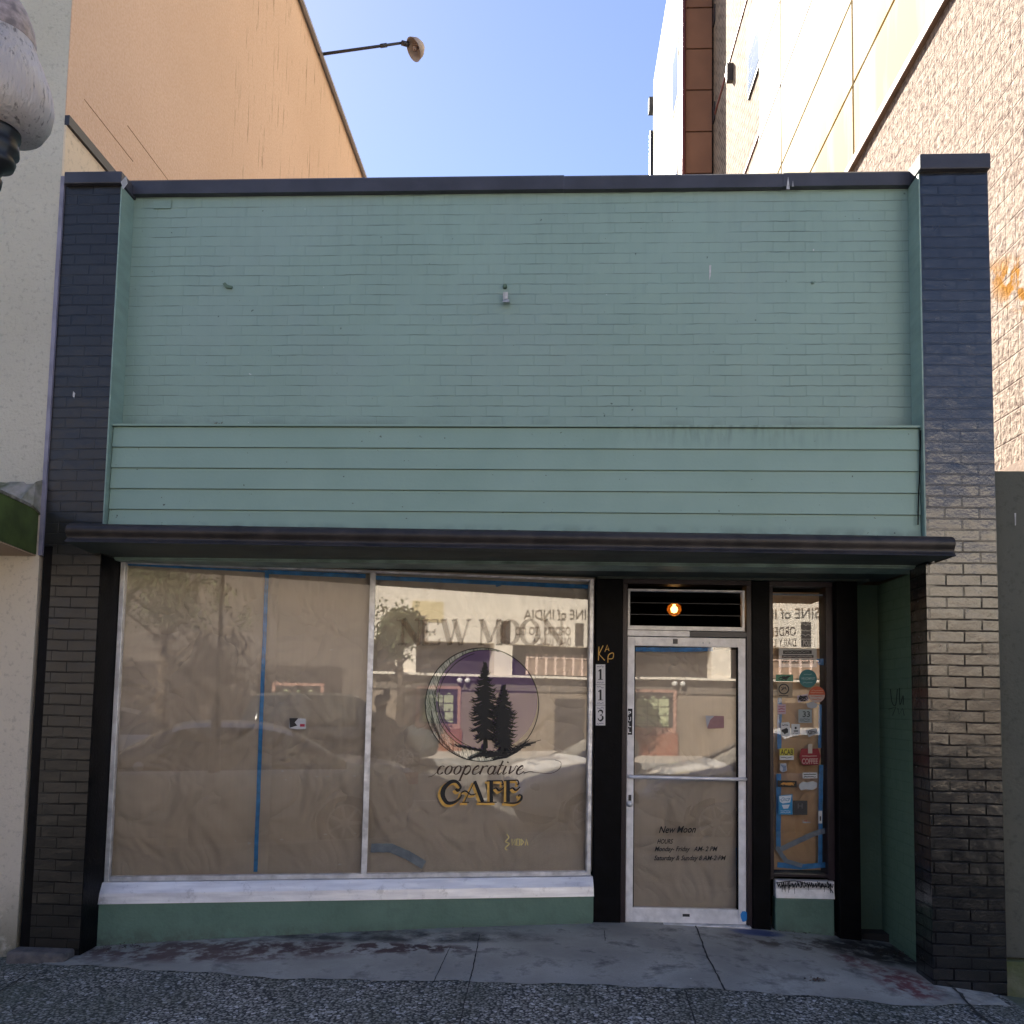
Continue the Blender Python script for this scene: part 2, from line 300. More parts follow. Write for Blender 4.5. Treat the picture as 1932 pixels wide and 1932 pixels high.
# ------------------------------------------------------------------ ground
def gz(x, y):
    z = -0.02
    if x < 0.6: z -= 0.0065 * min(0.6 - x, 4) ** 2
    else:
        t = min(x - 0.6, 2.2); z -= 0.030 * t * t + max(0, x - 2.8) * 0.03 * (x < 9)
    return z - 0.02 * max(0, -y)
YK, ZS = -3.25, -0.27                              # kerb line, street level
YO = -18.0                                        # facade line across the street
zo = refW(880, 1412, YO).z
def grid(name, xs, ys, zf, m):
    vs = [(x, y, zf(x, y)) for y in ys for x in xs]; n = len(xs)
    fs = [(j * n + i, j * n + i + 1, (j + 1) * n + i + 1, (j + 1) * n + i) for j in range(len(ys) - 1) for i in range(n - 1)]
    return MB().add(vs, fs, True).build(name, m, base=(0, 0, 0))
def fr(a, b, n): return [a + (b - a) * i / n for i in range(n + 1)]
def walk_mat(name, apron):
    m = bpy.data.materials.new(name); m.use_nodes = True; b = m.node_tree.nodes['Principled BSDF']; g = NG(m); x, y, z = g.xyz()
    def ell(cx, cy, rx, ry, sc=9.0, lo=0.45, hi=0.6, det=6):
        d = g.m('ADD', g.m('POWER', g.m('DIVIDE', g.m('SUBTRACT', x, cx), rx), 2.0), g.m('POWER', g.m('DIVIDE', g.m('SUBTRACT', y, cy), ry), 2.0))
        e = g.ramp(d, 1.0, 0.35); return g.m('MULTIPLY', e, g.ramp(g.noise(sc, det, rough=0.65), lo, hi))
    if apron:
        c = g.mix(g.ramp(g.noise(2.2, 6), 0.35, 0.65), (0.28, 0.27, 0.24), (0.43, 0.42, 0.375))
        c = g.mix(g.m('MULTIPLY', g.ramp(g.noise(90, 3), 0.45, 0.7), 0.4), c, (0.26, 0.26, 0.26))
        c = g.mix(g.m('MULTIPLY', g.ramp(g.noise(4.5, 7, rough=0.7), 0.52, 0.68), 0.7), c, (0.040, 0.040, 0.042))
        c = g.mix(g.m('MULTIPLY', ell(-1.0, 0.42, 1.2, 0.18, 5, 0.4, 0.6), 0.9), c, (0.03, 0.028, 0.03))
        c = g.mix(g.m('MULTIPLY', ell(-2.1, 0.08, 1.15, 0.26, 9, 0.42, 0.53), 0.85), c, (0.085, 0.036, 0.038))
        c = g.mix(ell(-1.2, 0.15, 0.9, 0.14, 9, 0.48, 0.55), c, (0.08, 0.045, 0.045))
        c = g.mix(ell(1.62, 0.62, 0.55, 0.22, 8, 0.48, 0.58), c, (0.095, 0.075, 0.062))
        c = g.mix(g.m('MULTIPLY', ell(2.05, -0.02, 0.20, 0.34, 12, 0.43, 0.54), 0.9), c, (0.15, 0.030, 0.040))
        c = g.mix(g.m('MULTIPLY', ell(1.88, 0.32, 0.12, 0.18, 14, 0.43, 0.54), 0.8), c, (0.14, 0.035, 0.045))
        c = g.mix(g.m('MULTIPLY', ell(1.40, 0.78, 0.20, 0.10, 10, 0.30, 0.44), 0.85), c, (0.030, 0.062, 0.20))
        c = g.mix(g.m('MULTIPLY', ell(0.85, 0.90, 0.06, 0.05, 10, 0.35, 0.44), 0.9), c, (0.05, 0.08, 0.22))
        c = g.mix(ell(2.15, 0.60, 0.45, 0.35, 10, 0.30, 0.5), c, (0.028, 0.022, 0.020))
        g.L.new(g.bump(g.noise(60, 5), 0.35, 0.004, g.bump(g.noise(5, 4), 0.4, 0.01)), b.inputs['Normal'])
    else:
        vo = g.N.new('ShaderNodeTexVoronoi'); vo.inputs['Scale'].default_value = 66; g.L.new(g.tc.outputs['Object'], vo.inputs['Vector'])
        sp = g.N.new('ShaderNodeSeparateColor'); g.L.new(vo.outputs['Color'], sp.inputs[0])
        c = g.mix(g.ramp(sp.outputs[0], 0.0, 1.0), (0.15, 0.145, 0.122), (0.50, 0.48, 0.43))
        c = g.mix(g.ramp(vo.outputs['Distance'], 0.42, 0.62), c, (0.028, 0.030, 0.030))
        c = g.mix(g.m('GREATER_THAN', sp.outputs[1], 0.94), c, (0.62, 0.60, 0.58))
        c = g.mix(g.m('MULTIPLY', g.ramp(g.noise(1.6, 5), 0.42, 0.62), 0.45), c, (0.060, 0.075, 0.052))
        moss = g.m('MULTIPLY', g.m('GREATER_THAN', x, 2.62), g.ramp(g.noise(4, 5), 0.35, 0.6))
        c = g.mix(g.m('MULTIPLY', g.m('GREATER_THAN', x, 2.60), 0.8), c, (0.15, 0.16, 0.14))
        c = g.mix(g.m('MULTIPLY', moss, 0.7), c, (0.075, 0.095, 0.045))
        moss2 = g.m('MULTIPLY', g.ramp(g.m('ADD', x, g.m('ADD', g.m('MULTIPLY', y, 0.6), g.m('MULTIPLY', g.noise(3, 4), 0.5))), -2.3, -3.3), g.ramp(g.noise(4, 5), 0.25, 0.5))
        c = g.mix(g.m('MULTIPLY', moss2, 0.6), c, (0.05, 0.075, 0.05))
        g.L.new(g.bump(vo.outputs['Distance'], 0.5, 0.004, g.bump(g.noise(3, 3), 0.3, 0.02)), b.inputs['Normal'])
    g.L.new(c, b.inputs['Base Color']); b.inputs['Roughness'].default_value = 0.72
    return m
M['walk'] = walk_mat('walk', False); M['apron'] = walk_mat('apron', True)
M['asphalt'] = mat('asphalt', (0.17, 0.155, 0.135), 0.85, var=0.25, vs_=2, bump=0.4, bs=120)
M['kerb'] = mat('kerb', (0.30, 0.29, 0.27), 0.8, var=0.2, bump=0.3); M['earth'] = mat('earth', (0.10, 0.10, 0.09), 0.95, var=0.2, vs_=0.4)
M['walk2'] = mat('walk2', (0.45, 0.40, 0.34), 0.85, var=0.12, vs_=1.2, bump=0.3)
M['joint'] = mat('joint', (0.035, 0.035, 0.033), 0.9)
M['roadpaint'] = mat('roadpaint', (0.75, 0.74, 0.70), 0.7, var=0.08)
e = MB().add([(-900, -900, -0.45), (900, -900, -0.45), (900, 900, -0.45), (-900, 900, -0.45)], [(0, 1, 2, 3)]).build('ground', M['earth'], base=(0, 0, 0)); tag(e, kind='structure')
s = grid('sidewalk', fr(-40, -6, 12) + fr(-5.5, 6, 46) + fr(8, 40, 12), fr(YK, 1.6, 20), gz, M['walk']); tag(s, kind='structure')
# concrete apron with a wandering front edge
xs = fr(-3.0, 2.55, 90)
def edgeY(x):
    e = -0.42 if x > -1.4 else -0.42 + (-1.4 - x) * 0.17
    if x > 1.9: e += (x - 1.9) * 0.35
    return e + 0.012 * math.sin(x * 9) + 0.010 * math.sin(x * 23 + 1)
vs_, fs = [], []
for i, x in enumerate(xs):
    for t in fr(0, 1, 12):
        y = edgeY(x) * (1 - t) + 1.3 * t; vs_.append((x, y, gz(x, y) + 0.004))
fs = [(i * 13 + j, (i + 1) * 13 + j, (i + 1) * 13 + j + 1, i * 13 + j + 1) for i in range(90) for j in range(12)]
tag(MB().add(vs_, fs, True).build('entrance_pavement', M['apron'], base=(0, 0, 0)), kind='structure')
def crack(pts, wd, seed=1, up=0.007):
    r2 = random.Random(seed); mb = MB(); P = []
    for a, b in zip(pts, pts[1:]):
        for t in fr(0, 1, 14)[:-1]: P.append((a[0] + (b[0] - a[0]) * t + r2.uniform(-1, 1) * wd * 0.35, a[1] + (b[1] - a[1]) * t + r2.uniform(-1, 1) * wd * 0.35))
    P.append(pts[-1]); mb.ribbon(P, [wd * r2.uniform(0.55, 1.25) for _ in P]); mb.map(lambda p: Vector((p.x, p.y, gz(p.x, p.y) + up)))
    tag(mb.build('pavement_joint', M['joint'], base=(0, 0, 0)), kind='structure')
G = lambda u, v, z=-0.03: tuple(atZ(u, v, z))[:2]
crack([G(1312, 1748), G(1335, 1810), G(1368, 1870)], 0.010, 2)
crack([G(905, 1766), G(892, 1830), G(884, 1858), G(866, 1932)], 0.006, 3)
crack([G(1292, 1869), G(1300, 1895), G(1318, 1945)], 0.008, 4)
crack([G(1140, 1760), G(1142, 1780)], 0.004, 5)
crack([G(850, 1788), G(818, 1852)], 0.004, 6)
crack([G(1292, 1869), G(1370, 1870)], 0.008, 7)
crack([G(1800, 1878, -0.15), G(1850, 1932, -0.15), (2.45, -2.2)], 0.022, 8)
crack([G(60, 1810), G(0, 1842)], 0.012, 9)
crack([(-3.24, -0.02), (-0.5, 0.70)], 0.001, 10)
# kerb, street, far kerb
k = MB().box(-60, 60, YK - 0.16, YK - 0.002, -0.40, -0.105).build('kerb', M['kerb'], base=(0, 0, 0)); tag(bevel(k, 0.02), kind='structure')
tag(MB().add([(-120, YO + 2.9, ZS), (120, YO + 2.9, ZS), (120, YK - 0.1, ZS), (-120, YK - 0.1, ZS)], [(0, 1, 2, 3)]).build('road', M['asphalt'], base=(0, 0, 0)), kind='structure')
ZO = min(zo, -0.1)
tag(MB().box(-60, 60, YO - 1, YO + 2.8, -0.44, ZO).build('pavement_across_street', M['walk2'], base=(0, 0, 0)), kind='structure')
tag(bevel(MB().box(-60, 60, YO + 2.802, YO + 2.96, -0.44, ZO + 0.003).build('kerb_across_street', M['kerb'], base=(0, 0, 0)), 0.02), kind='structure')
for y0 in (-8.0,):
    mb = MB()
    for i in range(-8, 12): mb.add([(i * 5, y0, ZS + 0.004), (i * 5 + 2.6, y0, ZS + 0.004), (i * 5 + 2.6, y0 + 0.12, ZS + 0.004), (i * 5, y0 + 0.12, ZS + 0.004)], [(0, 1, 2, 3)])
    tag(mb.build('lane_marking', M['roadpaint'], base=(0, 0, 0)), kind='structure')
mb = MB().add([(-60, -12.6, ZS + 0.004), (60, -12.6, ZS + 0.004), (60, -12.48, ZS + 0.004), (-60, -12.48, ZS + 0.004)], [(0, 1, 2, 3)]); tag(mb.build('edge_line', M['roadpaint'], base=(0, 0, 0)), kind='structure')

# ------------------------------------------------------------------ the cafe building
cafe = thing('cafe_building', (-0.3, 0, 0), 'one storey green brick cafe with black brick pilasters and papered display window', 'building')
ZC = 2.40                                         # soffit level
MB().box(-3.18, 2.62, 0.16, 0.40, 2.36, 4.815).build('brick_wall', M['green_brick'], cafe)
MB().box(-3.235, -3.1, 0.40, 13.0, -0.3, 4.10).box(2.5, 2.64, 0.95, 13.0, -0.3, 4.10).box(-3.09, 2.49, 12.8, 13.0, -0.3, 4.10).build('outer_wall', M['roofing'], cafe)
MB().box(-3.1, 2.5, 0.42, 12.75, 3.95, 4.03).build('roof', M['roofing'], cafe)
MB().box(-2.9, 2.45, 5.0, 5.1, -0.1, 3.0).box(-2.95, 2.45, 1.1, 5.0, 2.85, 2.95).box(-2.95, 2.45, 0.9, 5.0, -0.12, -0.05).build('interior_room', M['interior'], cafe)
def cop(mb, x0, x1, y0, y1, z0, z1, n=1):
    mb.add([(x0, y0, z0), (x1, y0, z0), (x1, y0 - 0.004, z1 - 0.015), (x1, y0 + 0.01, z1), (x0, y0 + 0.01, z1), (x0, y0 - 0.004, z1 - 0.015),
            (x0, y1, z0), (x1, y1, z0), (x1, y1, z1), (x0, y1, z1)],
           [(0, 1, 2, 5), (5, 2, 3, 4), (4, 3, 8, 9), (1, 7, 8, 3, 2), (0, 5, 4, 9, 6), (0, 6, 7, 1), (6, 9, 8, 7)])
mb = MB(); cop(mb, -2.93, 0.02, 0.115, 0.46, 4.812, 4.912); cop(mb, 0.0205, 1.42, 0.117, 0.46, 4.811, 4.908); cop(mb, 1.4205, 2.26, 0.114, 0.46, 4.813, 4.910)
mb.build('coping', M['coping'], cafe)
M['worn'] = mat('worn', (0.42, 0.42, 0.42), 0.6, var=0.3, vs_=20)
mb = MB()
for u, v0, v1, wd in ((1487, 333, 357, 7), (1496, 340, 352, 3)):
    mb.add([atY(u, v0, 0.108), atY(u + wd * 0.5, v1, 0.108), atY(u - wd * 0.5, v1, 0.108)], [(0, 2, 1)])
mb.build('paint_chip', M['worn'], cafe)
# pilasters
def pilaster(x0, x1, ztop, cz, depth, flare, gx):
    p = MB().box(x0, x1, 0, depth, -0.25, ztop).build('pilaster', M['black_brick_matt' if x0 < 0 else 'black_brick'], cafe)
    c = MB(); c.box(x0 - flare[0], x1 + flare[1], -0.035, 0.50, ztop, cz); bevel(c.build('cap', M['coping'], p), 0.006)
    return p
pL = pilaster(-3.175, -2.862, 4.795, 4.875, 0.30, (0.05, 0.02), 0)
pR = pilaster(2.228, 2.638, 4.822, 4.920, 0.232, (0.012, 0.004), 0)
MB().box(-3.235, -3.176, 0.004, 0.3, -0.25, 2.42).build('pilaster_trim', M['black_paint'], cafe)
MB().box(-3.235, -3.176, 0.003, 0.3, 2.422, 4.795).build('pilaster_trim', M['black_brick_matt'], cafe)
M['lavender'] = mat('lavender', (0.22, 0.21, 0.27), 0.5, var=0.2, vs_=8, bump=0.3, bs=30)
MB().box(-3.262, -3.237, -0.012, 0.3, 2.36, 4.86).build('corner_flashing', M['lavender'], cafe)
mb = MB().add([atY(228, 343, -0.037), atY(238, 332, -0.037), atY(241, 346, -0.037), atY(232, 358, -0.037)], [(0, 3, 2, 1)]); mb.build('paint_chip', M['worn'], cafe)
mb = MB().add([atY(1727, 318, 0.10), atY(1733, 312, 0.10), atY(1735, 334, 0.10), atY(1726, 331, 0.10)], [(0, 3, 2, 1)]); mb.build('paint_chip', M['worn'], cafe)
for uv in (((138, 738), (142, 742), (140, 752), (137, 747)), ((1338, 500), (1342, 500), (1341, 520), (1338, 530)), ((1534, 470), (1536, 470), (1536, 473), (1534, 473))):
    Y = -0.004 if uv[0][0] < 200 else 0.156
    MB().add([atY(*q, Y) for q in uv], [(0, 3, 2, 1)]).build('paint_chip', M['worn'], cafe)
# green painted returns of the pilasters above the canopy
MB().box(-2.860, -2.852, -0.003, 0.158, 2.50, 4.79).build('green_return', M['green_wood'], cafe)
MB().box(2.218, 2.226, -0.003, 0.158, 2.50, 4.81).build('green_return', M['green_wood'], cafe)
# lap siding
mb = MB(); zt = 3.207; bh = 0.1345
for i in range(6):
    z1 = zt - i * bh; z0 = z1 - bh
    if z0 < 2.40: z0 = 2.44
    if z1 < 2.5: break
    yb, yt = 0.032, 0.043
    mb.add([(-2.845, yb, z0), (2.212, yb, z0), (2.212, yt, z1 - 0.002), (-2.845, yt, z1 - 0.002), (-2.845, 0.158, z0), (2.212, 0.158, z0), (2.212, 0.158, z1 - 0.002), (-2.845, 0.158, z1 - 0.002)],
           [(0, 1, 2, 3), (3, 2, 6, 7), (0, 4, 5, 1), (0, 3, 7, 4), (1, 5, 6, 2)])
def siding_mat():
    m = bpy.data.materials.new('siding'); m.use_nodes = True; b = m.node_tree.nodes['Principled BSDF']; g = NG(m); x, y, z = g.xyz()
    c = g.mix(g.ramp(g.noise(3, 5), 0.3, 0.7), (0.222, 0.332, 0.275), (0.25, 0.362, 0.305))
    dr = g.noise(1.0, 5, vec=g.comb(g.m('MULTIPLY', x, 26), g.m('MULTIPLY', z, 5)))
    top = g.m('MULTIPLY', g.ramp(z, 3.05, 3.207), g.ramp(g.m('ABSOLUTE', g.m('SUBTRACT', x, 1.35)), 0.9, 0.3))
    c = g.mix(g.m('MULTIPLY', g.m('MULTIPLY', g.ramp(dr, 0.45, 0.70), top), 0.45), c, (0.08, 0.11, 0.09))
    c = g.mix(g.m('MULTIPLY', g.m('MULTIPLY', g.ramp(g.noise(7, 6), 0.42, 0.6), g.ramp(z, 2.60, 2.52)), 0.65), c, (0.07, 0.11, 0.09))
    fz = g.m('FRACT', g.m('DIVIDE', g.m('SUBTRACT', 3.207, z), 0.1345))
    c = g.mix(g.m('MULTIPLY', g.ramp(fz, 0.965, 0.985), 0.25), c, (0.02, 0.035, 0.03))  # shadow under each board's lap painted as a dark line
    c = g.mix(g.ramp(g.noise(38, 3), 0.73, 0.76), c, (0.05, 0.06, 0.05))
    g.L.new(c, b.inputs['Base Color']); b.inputs['Roughness'].default_value = 0.5
    g.L.new(g.bump(g.noise(50, 4), 0.2, 0.004, g.bump(g.noise(2.5, 3), 0.3, 0.015)), b.inputs['Normal']); return m
M['siding'] = siding_mat()
mb.build('lap_siding', M['siding'], cafe)
MB().box(-2.850, 2.216, 0.024, 0.158, 3.208, 3.221).build('siding_ledge', M['siding'], cafe)
# canopy: rounded fascia on a flat soffit
prof = [(-0.02, 2.545), (-0.15, 2.540), (-0.215, 2.534), (-0.252, 2.524), (-0.276, 2.508), (-0.289, 2.488), (-0.293, 2.466), (-0.288, 2.446), (-0.279, 2.430), (-0.272, 2.415), (-0.273, 2.400), (-0.281, 2.388), (-0.292, 2.380), (-0.294, 2.371)]
prof = [(y, 2.397 + (z - 2.371) * 0.77) for y, z in prof]
DZ = lambda x: -0.034 * (x + 2.9) / 5.2
def extr(mb, prof, x0, x1, n=1, sm=True, dz=lambda x: 0):
    k = len(prof); X = fr(x0, x1, n)
    mb.add([(x, y, z + dz(x)) for x in X for y, z in prof], [(i * k + j, i * k + j + 1, (i + 1) * k + j + 1, (i + 1) * k + j) for i in range(n) for j in range(k - 1)], sm); return mb
XL, XR = -2.925, 2.262
can = MB(); extr(can, prof[::-1], XL, XR, 12, True, DZ)
canopy = can.build('canopy', M['fascia'], cafe)
for xs_ in (-1.93, -0.28, 1.31):
    MB_s = MB(); extr(MB_s, [(y - 0.0025, z + (0.0015 if i < 3 else 0)) for i, (y, z) in enumerate(prof)][::-1], xs_, xs_ + 0.045, 1, True, DZ); MB_s.build('joint_cover', M['fascia'], canopy)
MB().box(XL + 0.002, XR - 0.002, -0.26, 0.02, 2.402, 2.480).build('core', M['fascia'], canopy)
for x, sgn in ((XL, 1), (XR, -1)):
    pts = [(x - sgn * 0.002, y, z + DZ(x)) for y, z in prof] + [(x - sgn * 0.002, -0.02, 2.398 + DZ(x))]
    MB().add(pts, [tuple(range(len(pts))) if sgn > 0 else tuple(range(len(pts) - 1, -1, -1))]).build('end_cap', M['fascia'], canopy)
MB().add([(XL, -0.290, 2.3965), (XR, -0.290, 2.3965 + DZ(XR)), (XR, 0.0, 2.378), (XL, 0.0, 2.378), (-2.86, 0.0, 2.378), (2.33, 0.0, 2.378), (2.33, 1.02, 2.395), (-2.86, 1.02, 2.395)], [(0, 3, 2, 1), (4, 7, 6, 5)]).build('soffit', M['soffit'], canopy)
# display window ----------------------------------------------------------------
ZT, ZB = 2.368, 0.325
wl = (WB - WA).length
win = MB(); win.obox(WA, WT, WN, -0.03, 0.0, -0.02, 0.035, ZB - 0.03, ZT + 0.005).obox(WA, WT, WN, wl - 0.028, wl, -0.02, 0.035, ZB - 0.03, ZT + 0.003)
win.obox(WA, WT, WN, 0.0, wl - 0.028, -0.02, 0.030, ZT - 0.012, ZT + 0.002).obox(WA, WT, WN, 0.0, wl - 0.028, -0.02, 0.032, ZB - 0.028, ZB)
window = bevel(win.build('display_window', M['alum'], cafe), 0.003)
am = (onW(695.5, 1360) - WA).dot(WT)
bevel(MB().obox(WA, WT, WN, am - 0.019, am + 0.019, -0.02, 0.034, ZB, ZT - 0.012).build('mullion', M['alum'], window), 0.003)
def pane(name, o, t, n, a0, a1, z0, z1, m, parent, off=0.0, th=None):
    P = lambda a, z: Vector((o.x, o.y, 0)) + t * a + n * off + Vector((0, 0, z))
    return MB().add([P(a0, z0), P(a1, z0), P(a1, z1), P(a0, z1)], [(0, 1, 2, 3)]).build(name, m, parent)
pane('pane', WA, WT, WN, 0.0, am - 0.019, ZB, ZT - 0.012, M['glass'], window)
pane('pane', WA, WT, WN, am + 0.019, wl - 0.028, ZB, ZT - 0.012, M['glass'], window)
# sloping metal sill and green bulkhead
def bulk():
    m = bpy.data.materials.new('green_render'); m.use_nodes = True; b = m.node_tree.nodes['Principled BSDF']; g = NG(m); x, y, z = g.xyz()
    c = g.mix(g.ramp(g.noise(2.4, 6), 0.35, 0.65), (0.105, 0.185, 0.140), (0.135, 0.225, 0.172))
    c = g.mix(g.m('MULTIPLY', g.ramp(g.noise(7, 7, rough=0.7), 0.5, 0.62), 0.22), c, (0.06, 0.10, 0.08))
    c = g.mix(g.m('MULTIPLY', g.m('MULTIPLY', g.ramp(z, 0.03, -0.10), g.ramp(g.noise(11, 7, rough=0.75), 0.38, 0.58)), 0.85), c, (0.07, 0.07, 0.062))
    c = g.mix(g.ramp(g.noise(17, 6, rough=0.75), 0.70, 0.715), c, (0.30, 0.33, 0.30))
    g.L.new(c, b.inputs['Base Color']); b.inputs['Roughness'].default_value = 0.5
    g.L.new(g.bump(g.noise(55, 4), 0.35, 0.006, g.bump(g.noise(5, 4), 0.6, 0.02)), b.inputs['Normal']); return m
M['green_stucco'] = bulk()
def sillm():
    m = bpy.data.materials.new('old_sill'); m.use_nodes = True; b = m.node_tree.nodes['Principled BSDF']; g = NG(m); x, y, z = g.xyz()
    v = g.comb(g.m('MULTIPLY', x, 3), g.m('MULTIPLY', z, 26))
    c = g.mix(g.ramp(g.noise(1.0, 5, vec=v), 0.35, 0.65), (0.62, 0.62, 0.66), (0.84, 0.84, 0.86))
    c = g.mix(g.m('MULTIPLY', g.ramp(g.noise(12, 7, rough=0.75), 0.56, 0.66), 0.5), c, (0.33, 0.33, 0.35))
    c = g.mix(g.ramp(g.noise(30, 5, rough=0.7), 0.71, 0.73), c, (0.10, 0.10, 0.11))
    g.L.new(c, b.inputs['Base Color']); b.inputs['Metallic'].default_value = 0.3; b.inputs['Roughness'].default_value = 0.4
    g.L.new(g.bump(g.noise(6, 4), 0.6, 0.02), b.inputs['Normal']); return m
M['alum_sill2'] = sillm()
so0 = 0.10
def sillprof(o, t, n, a0, a1, z1, z0, d1, d0):
    P = lambda a, d, z: Vector((o.x, o.y, 0)) + t * a + n * d + Vector((0, 0, z))
    mb = MB(); X = fr(a0, a1, 16)
    for i in range(16):
        x0, x1 = X[i], X[i + 1]
        mb.add([P(x0, d0, z0), P(x1, d0, z0), P(x1, d0 - 0.012, (z0 + z1) / 2), P(x0, d0 - 0.012, (z0 + z1) / 2), P(x1, d1, z1), P(x0, d1, z1), P(x1, d1 - 0.05, z1 + 0.004), P(x0, d1 - 0.05, z1 + 0.004)],
               [(0, 1, 2, 3), (3, 2, 4, 5), (5, 4, 6, 7)], False)
    mb.add([P(a0, d0, z0), P(a0, d0 - 0.012, (z0 + z1) / 2), P(a0, d1, z1), P(a0, -0.02, z1), P(a0, -0.02, z0), P(a1, d0, z0), P(a1, d0 - 0.012, (z0 + z1) / 2), P(a1, d1, z1), P(a1, -0.02, z1), P(a1, -0.02, z0)], [(0, 1, 2, 3, 4), (9, 8, 7, 6, 5), (0, 4, 9, 5)])
    return mb
sillprof(WA, WT, WN, -0.095, wl + 0.012, ZB - 0.032, ZB - 0.158, 0.045, 0.085).build('sill', M['alum_sill2'], window)
MB().obox(WA, WT, WN, -0.10, wl + 0.012, -0.05, 0.072, -0.35, ZB - 0.160).build('bulkhead', M['green_stucco'], cafe)
# paper behind the glass and tape
OFFP = -0.035
def paper(name, pl, u0, v0, u1, v1, off, m, label, cat, o, t, n, seed=0, group=None):
    r2 = random.Random(seed); q = rect(pl, u0, v0, u1, v1, off)
    a0 = (q[0] - Vector((o.x, o.y, 0))).dot(t); a1 = (q[1] - Vector((o.x, o.y, 0))).dot(t); z0 = min(q[0].z, q[1].z); z1 = max(q[2].z, q[3].z)
    nx, nz = 30, 36; vs2 = []
    ph = [(r2.uniform(2, 7), r2.uniform(1, 5), r2.uniform(0, 6)) for _ in range(4)]
    for j in range(nz + 1):
        for i in range(nx + 1):
            a = a0 + (a1 - a0) * i / nx; z = z0 + (z1 - z0) * j / nz
            d = sum(0.0045 * math.sin(fx * a + fz * z + p) for fx, fz, p in ph) + 0.006 * (1 - j / nz) ** 2 * math.sin(9 * a + 5 * z) - 0.008
            vs2.append(Vector((o.x, o.y, 0)) + t * a + n * (off + d - 0.006) + Vector((0, 0, z)))
    mb = MB().add(vs2, [(j * (nx + 1) + i, j * (nx + 1) + i + 1, (j + 1) * (nx + 1) + i + 1, (j + 1) * (nx + 1) + i) for j in range(nz) for i in range(nx)], True)
    return tag(mb.build(name, m), label, cat, group)
paper('kraft_paper', onW, 195, 1063, 504, 1662, OFFP, M['kraft'], 'wide brown paper sheet covering the far left of the display window', 'paper', WA, WT, WN, 1, 'brown paper over the windows')
paper('kraft_paper', onW, 492, 1074, 699, 1655, OFFP - 0.012, M['kraft'], 'narrow brown paper sheet between the long blue tape and the metal mullion', 'paper', WA, WT, WN, 2, 'brown paper over the windows')
paper('kraft_paper', onW, 699, 1078, 1118, 1645, OFFP - 0.004, M['kraft'], 'brown paper sheet behind the round moon emblem and cafe lettering', 'paper', WA, WT, WN, 3, 'brown paper over the windows')
def strip(pl, pts, wd, off, m, label, group='blue masking tape strips'):
    """tape strip along image points; wd in image pixels"""
    mb = MB(); P = []
    for a, b in zip(pts, pts[1:]):
        for t_ in fr(0, 1, 10)[:-1]: P.append((a[0] + (b[0] - a[0]) * t_ + rnd.uniform(-.3, .3), a[1] + (b[1] - a[1]) * t_ + rnd.uniform(-.3, .3)))
    P.append(pts[-1]); mb.ribbon(P, wd); mb.map(lambda p: pl(p.x, p.y, off)); return tag(mb.build('tape_strip', m), label, 'tape', group)
OT = -0.024
strip(onW, [(504, 1076), (499, 1200), (491, 1400), (482, 1645)], 7.5, OT, M['tape'], 'long vertical blue tape strip running down the left window pane')
strip(onW, [(240, 1065), (500, 1078)], 4, OT, M['tape'], 'thin blue tape strip along the top of the far left paper sheet')
strip(onW, [(505, 1079), (690, 1087)], 8, OT - 0.001, M['tape'], 'blue tape strip along the top edge just left of the mullion')
strip(onW, [(707, 1090), (1111, 1107)], 8, OT, M['tape'], 'blue tape strip along the top of the pane with the moon emblem')
strip(onW, [(940, 1100), (941, 1106)], 10, OT + 0.001, M['tape'], 'small blue tape tab hanging under the top tape above the moon emblem')
strip(onW, [(700, 1600), (738, 1600), (770, 1614), (800, 1632)], 17, OT, M['tape_grey'], 'faded grey blue tape strip bending down at the bottom of the emblem pane')
# lettering and emblem on the inside of the glass
OL = -0.006
def d6(x, y): return ((850 + x / 3.22) / 1.262, (1350 + y / 3.22) / 1.262)
def d4(x, y): return ((980 + x / 4.026) / 1.262, (1480 + y / 4.026) / 1.262)
def circ(cx, cy, r_, n=72): return [(cx + r_ * math.cos(2 * math.pi * i / n), cy + r_ * math.sin(2 * math.pi * i / n)) for i in range(n)]
IC, OC = (918.0, 1322.0, 96.0), (909.5, 1329.5, 107.0)
emb = MB(); pts = circ(*IC); emb.add([onW(x, y, OL) for x, y in pts], [tuple(range(len(pts) - 1, -1, -1))])
# right hand rim between the two circles is purple too
emblem = emb.build('moon_emblem', M['purple'], window)
mb = MB(); ri, ro = circ(*IC), circ(*OC)
mb.add([onW(x, y, OL) for x, y in ri + ro], [((i + 1) % 72, i, i + 72, (i + 1) % 72 + 72) for i in range(72)])
nl = MB(); nl.v = mb.v; 
lit = [f for i, f in enumerate(mb.f) if 14 <= i <= 56]; dk = [f for i, f in enumerate(mb.f) if not 14 <= i <= 56]
nl.f = lit; nl.sm = [False] * len(lit)
crescent = nl.build('crescent', M['moonlight'], window)
def ink(strokes, off, m, name, parent, pl=onW):
    mb = MB(); k_ = 0
    for pts_, ws in strokes:
        s2 = MB().ribbon(pts_, ws); o_ = off + k_ * 0.00012; k_ += 1
        s2.map(lambda p: pl(p.x, p.y, o_)); mb.add(s2.v, s2.f)
    return mb.build(name, m, parent)
st = [(ro + [ro[0]], 1.6), (circ(IC[0] + 1, IC[1], IC[2] - 4)[22:52], 1.2), (circ(IC[0] - 1.5, IC[1], IC[2])[16:58], 1.2)]
for i in range(9): # strokes within the lower crescent
    a0 = R(100 + i * 7); st.append(([(OC[0] + (106 - i * 1.2 - 0.04 * j) * math.cos(a0 + R(j * 3)), OC[1] + (106 - i * 1.2) * math.sin(a0 + R(j * 3))) for j in range(9)], 0.7))
ink(st, 0.0010, M['ink'], 'ring_outline', window)
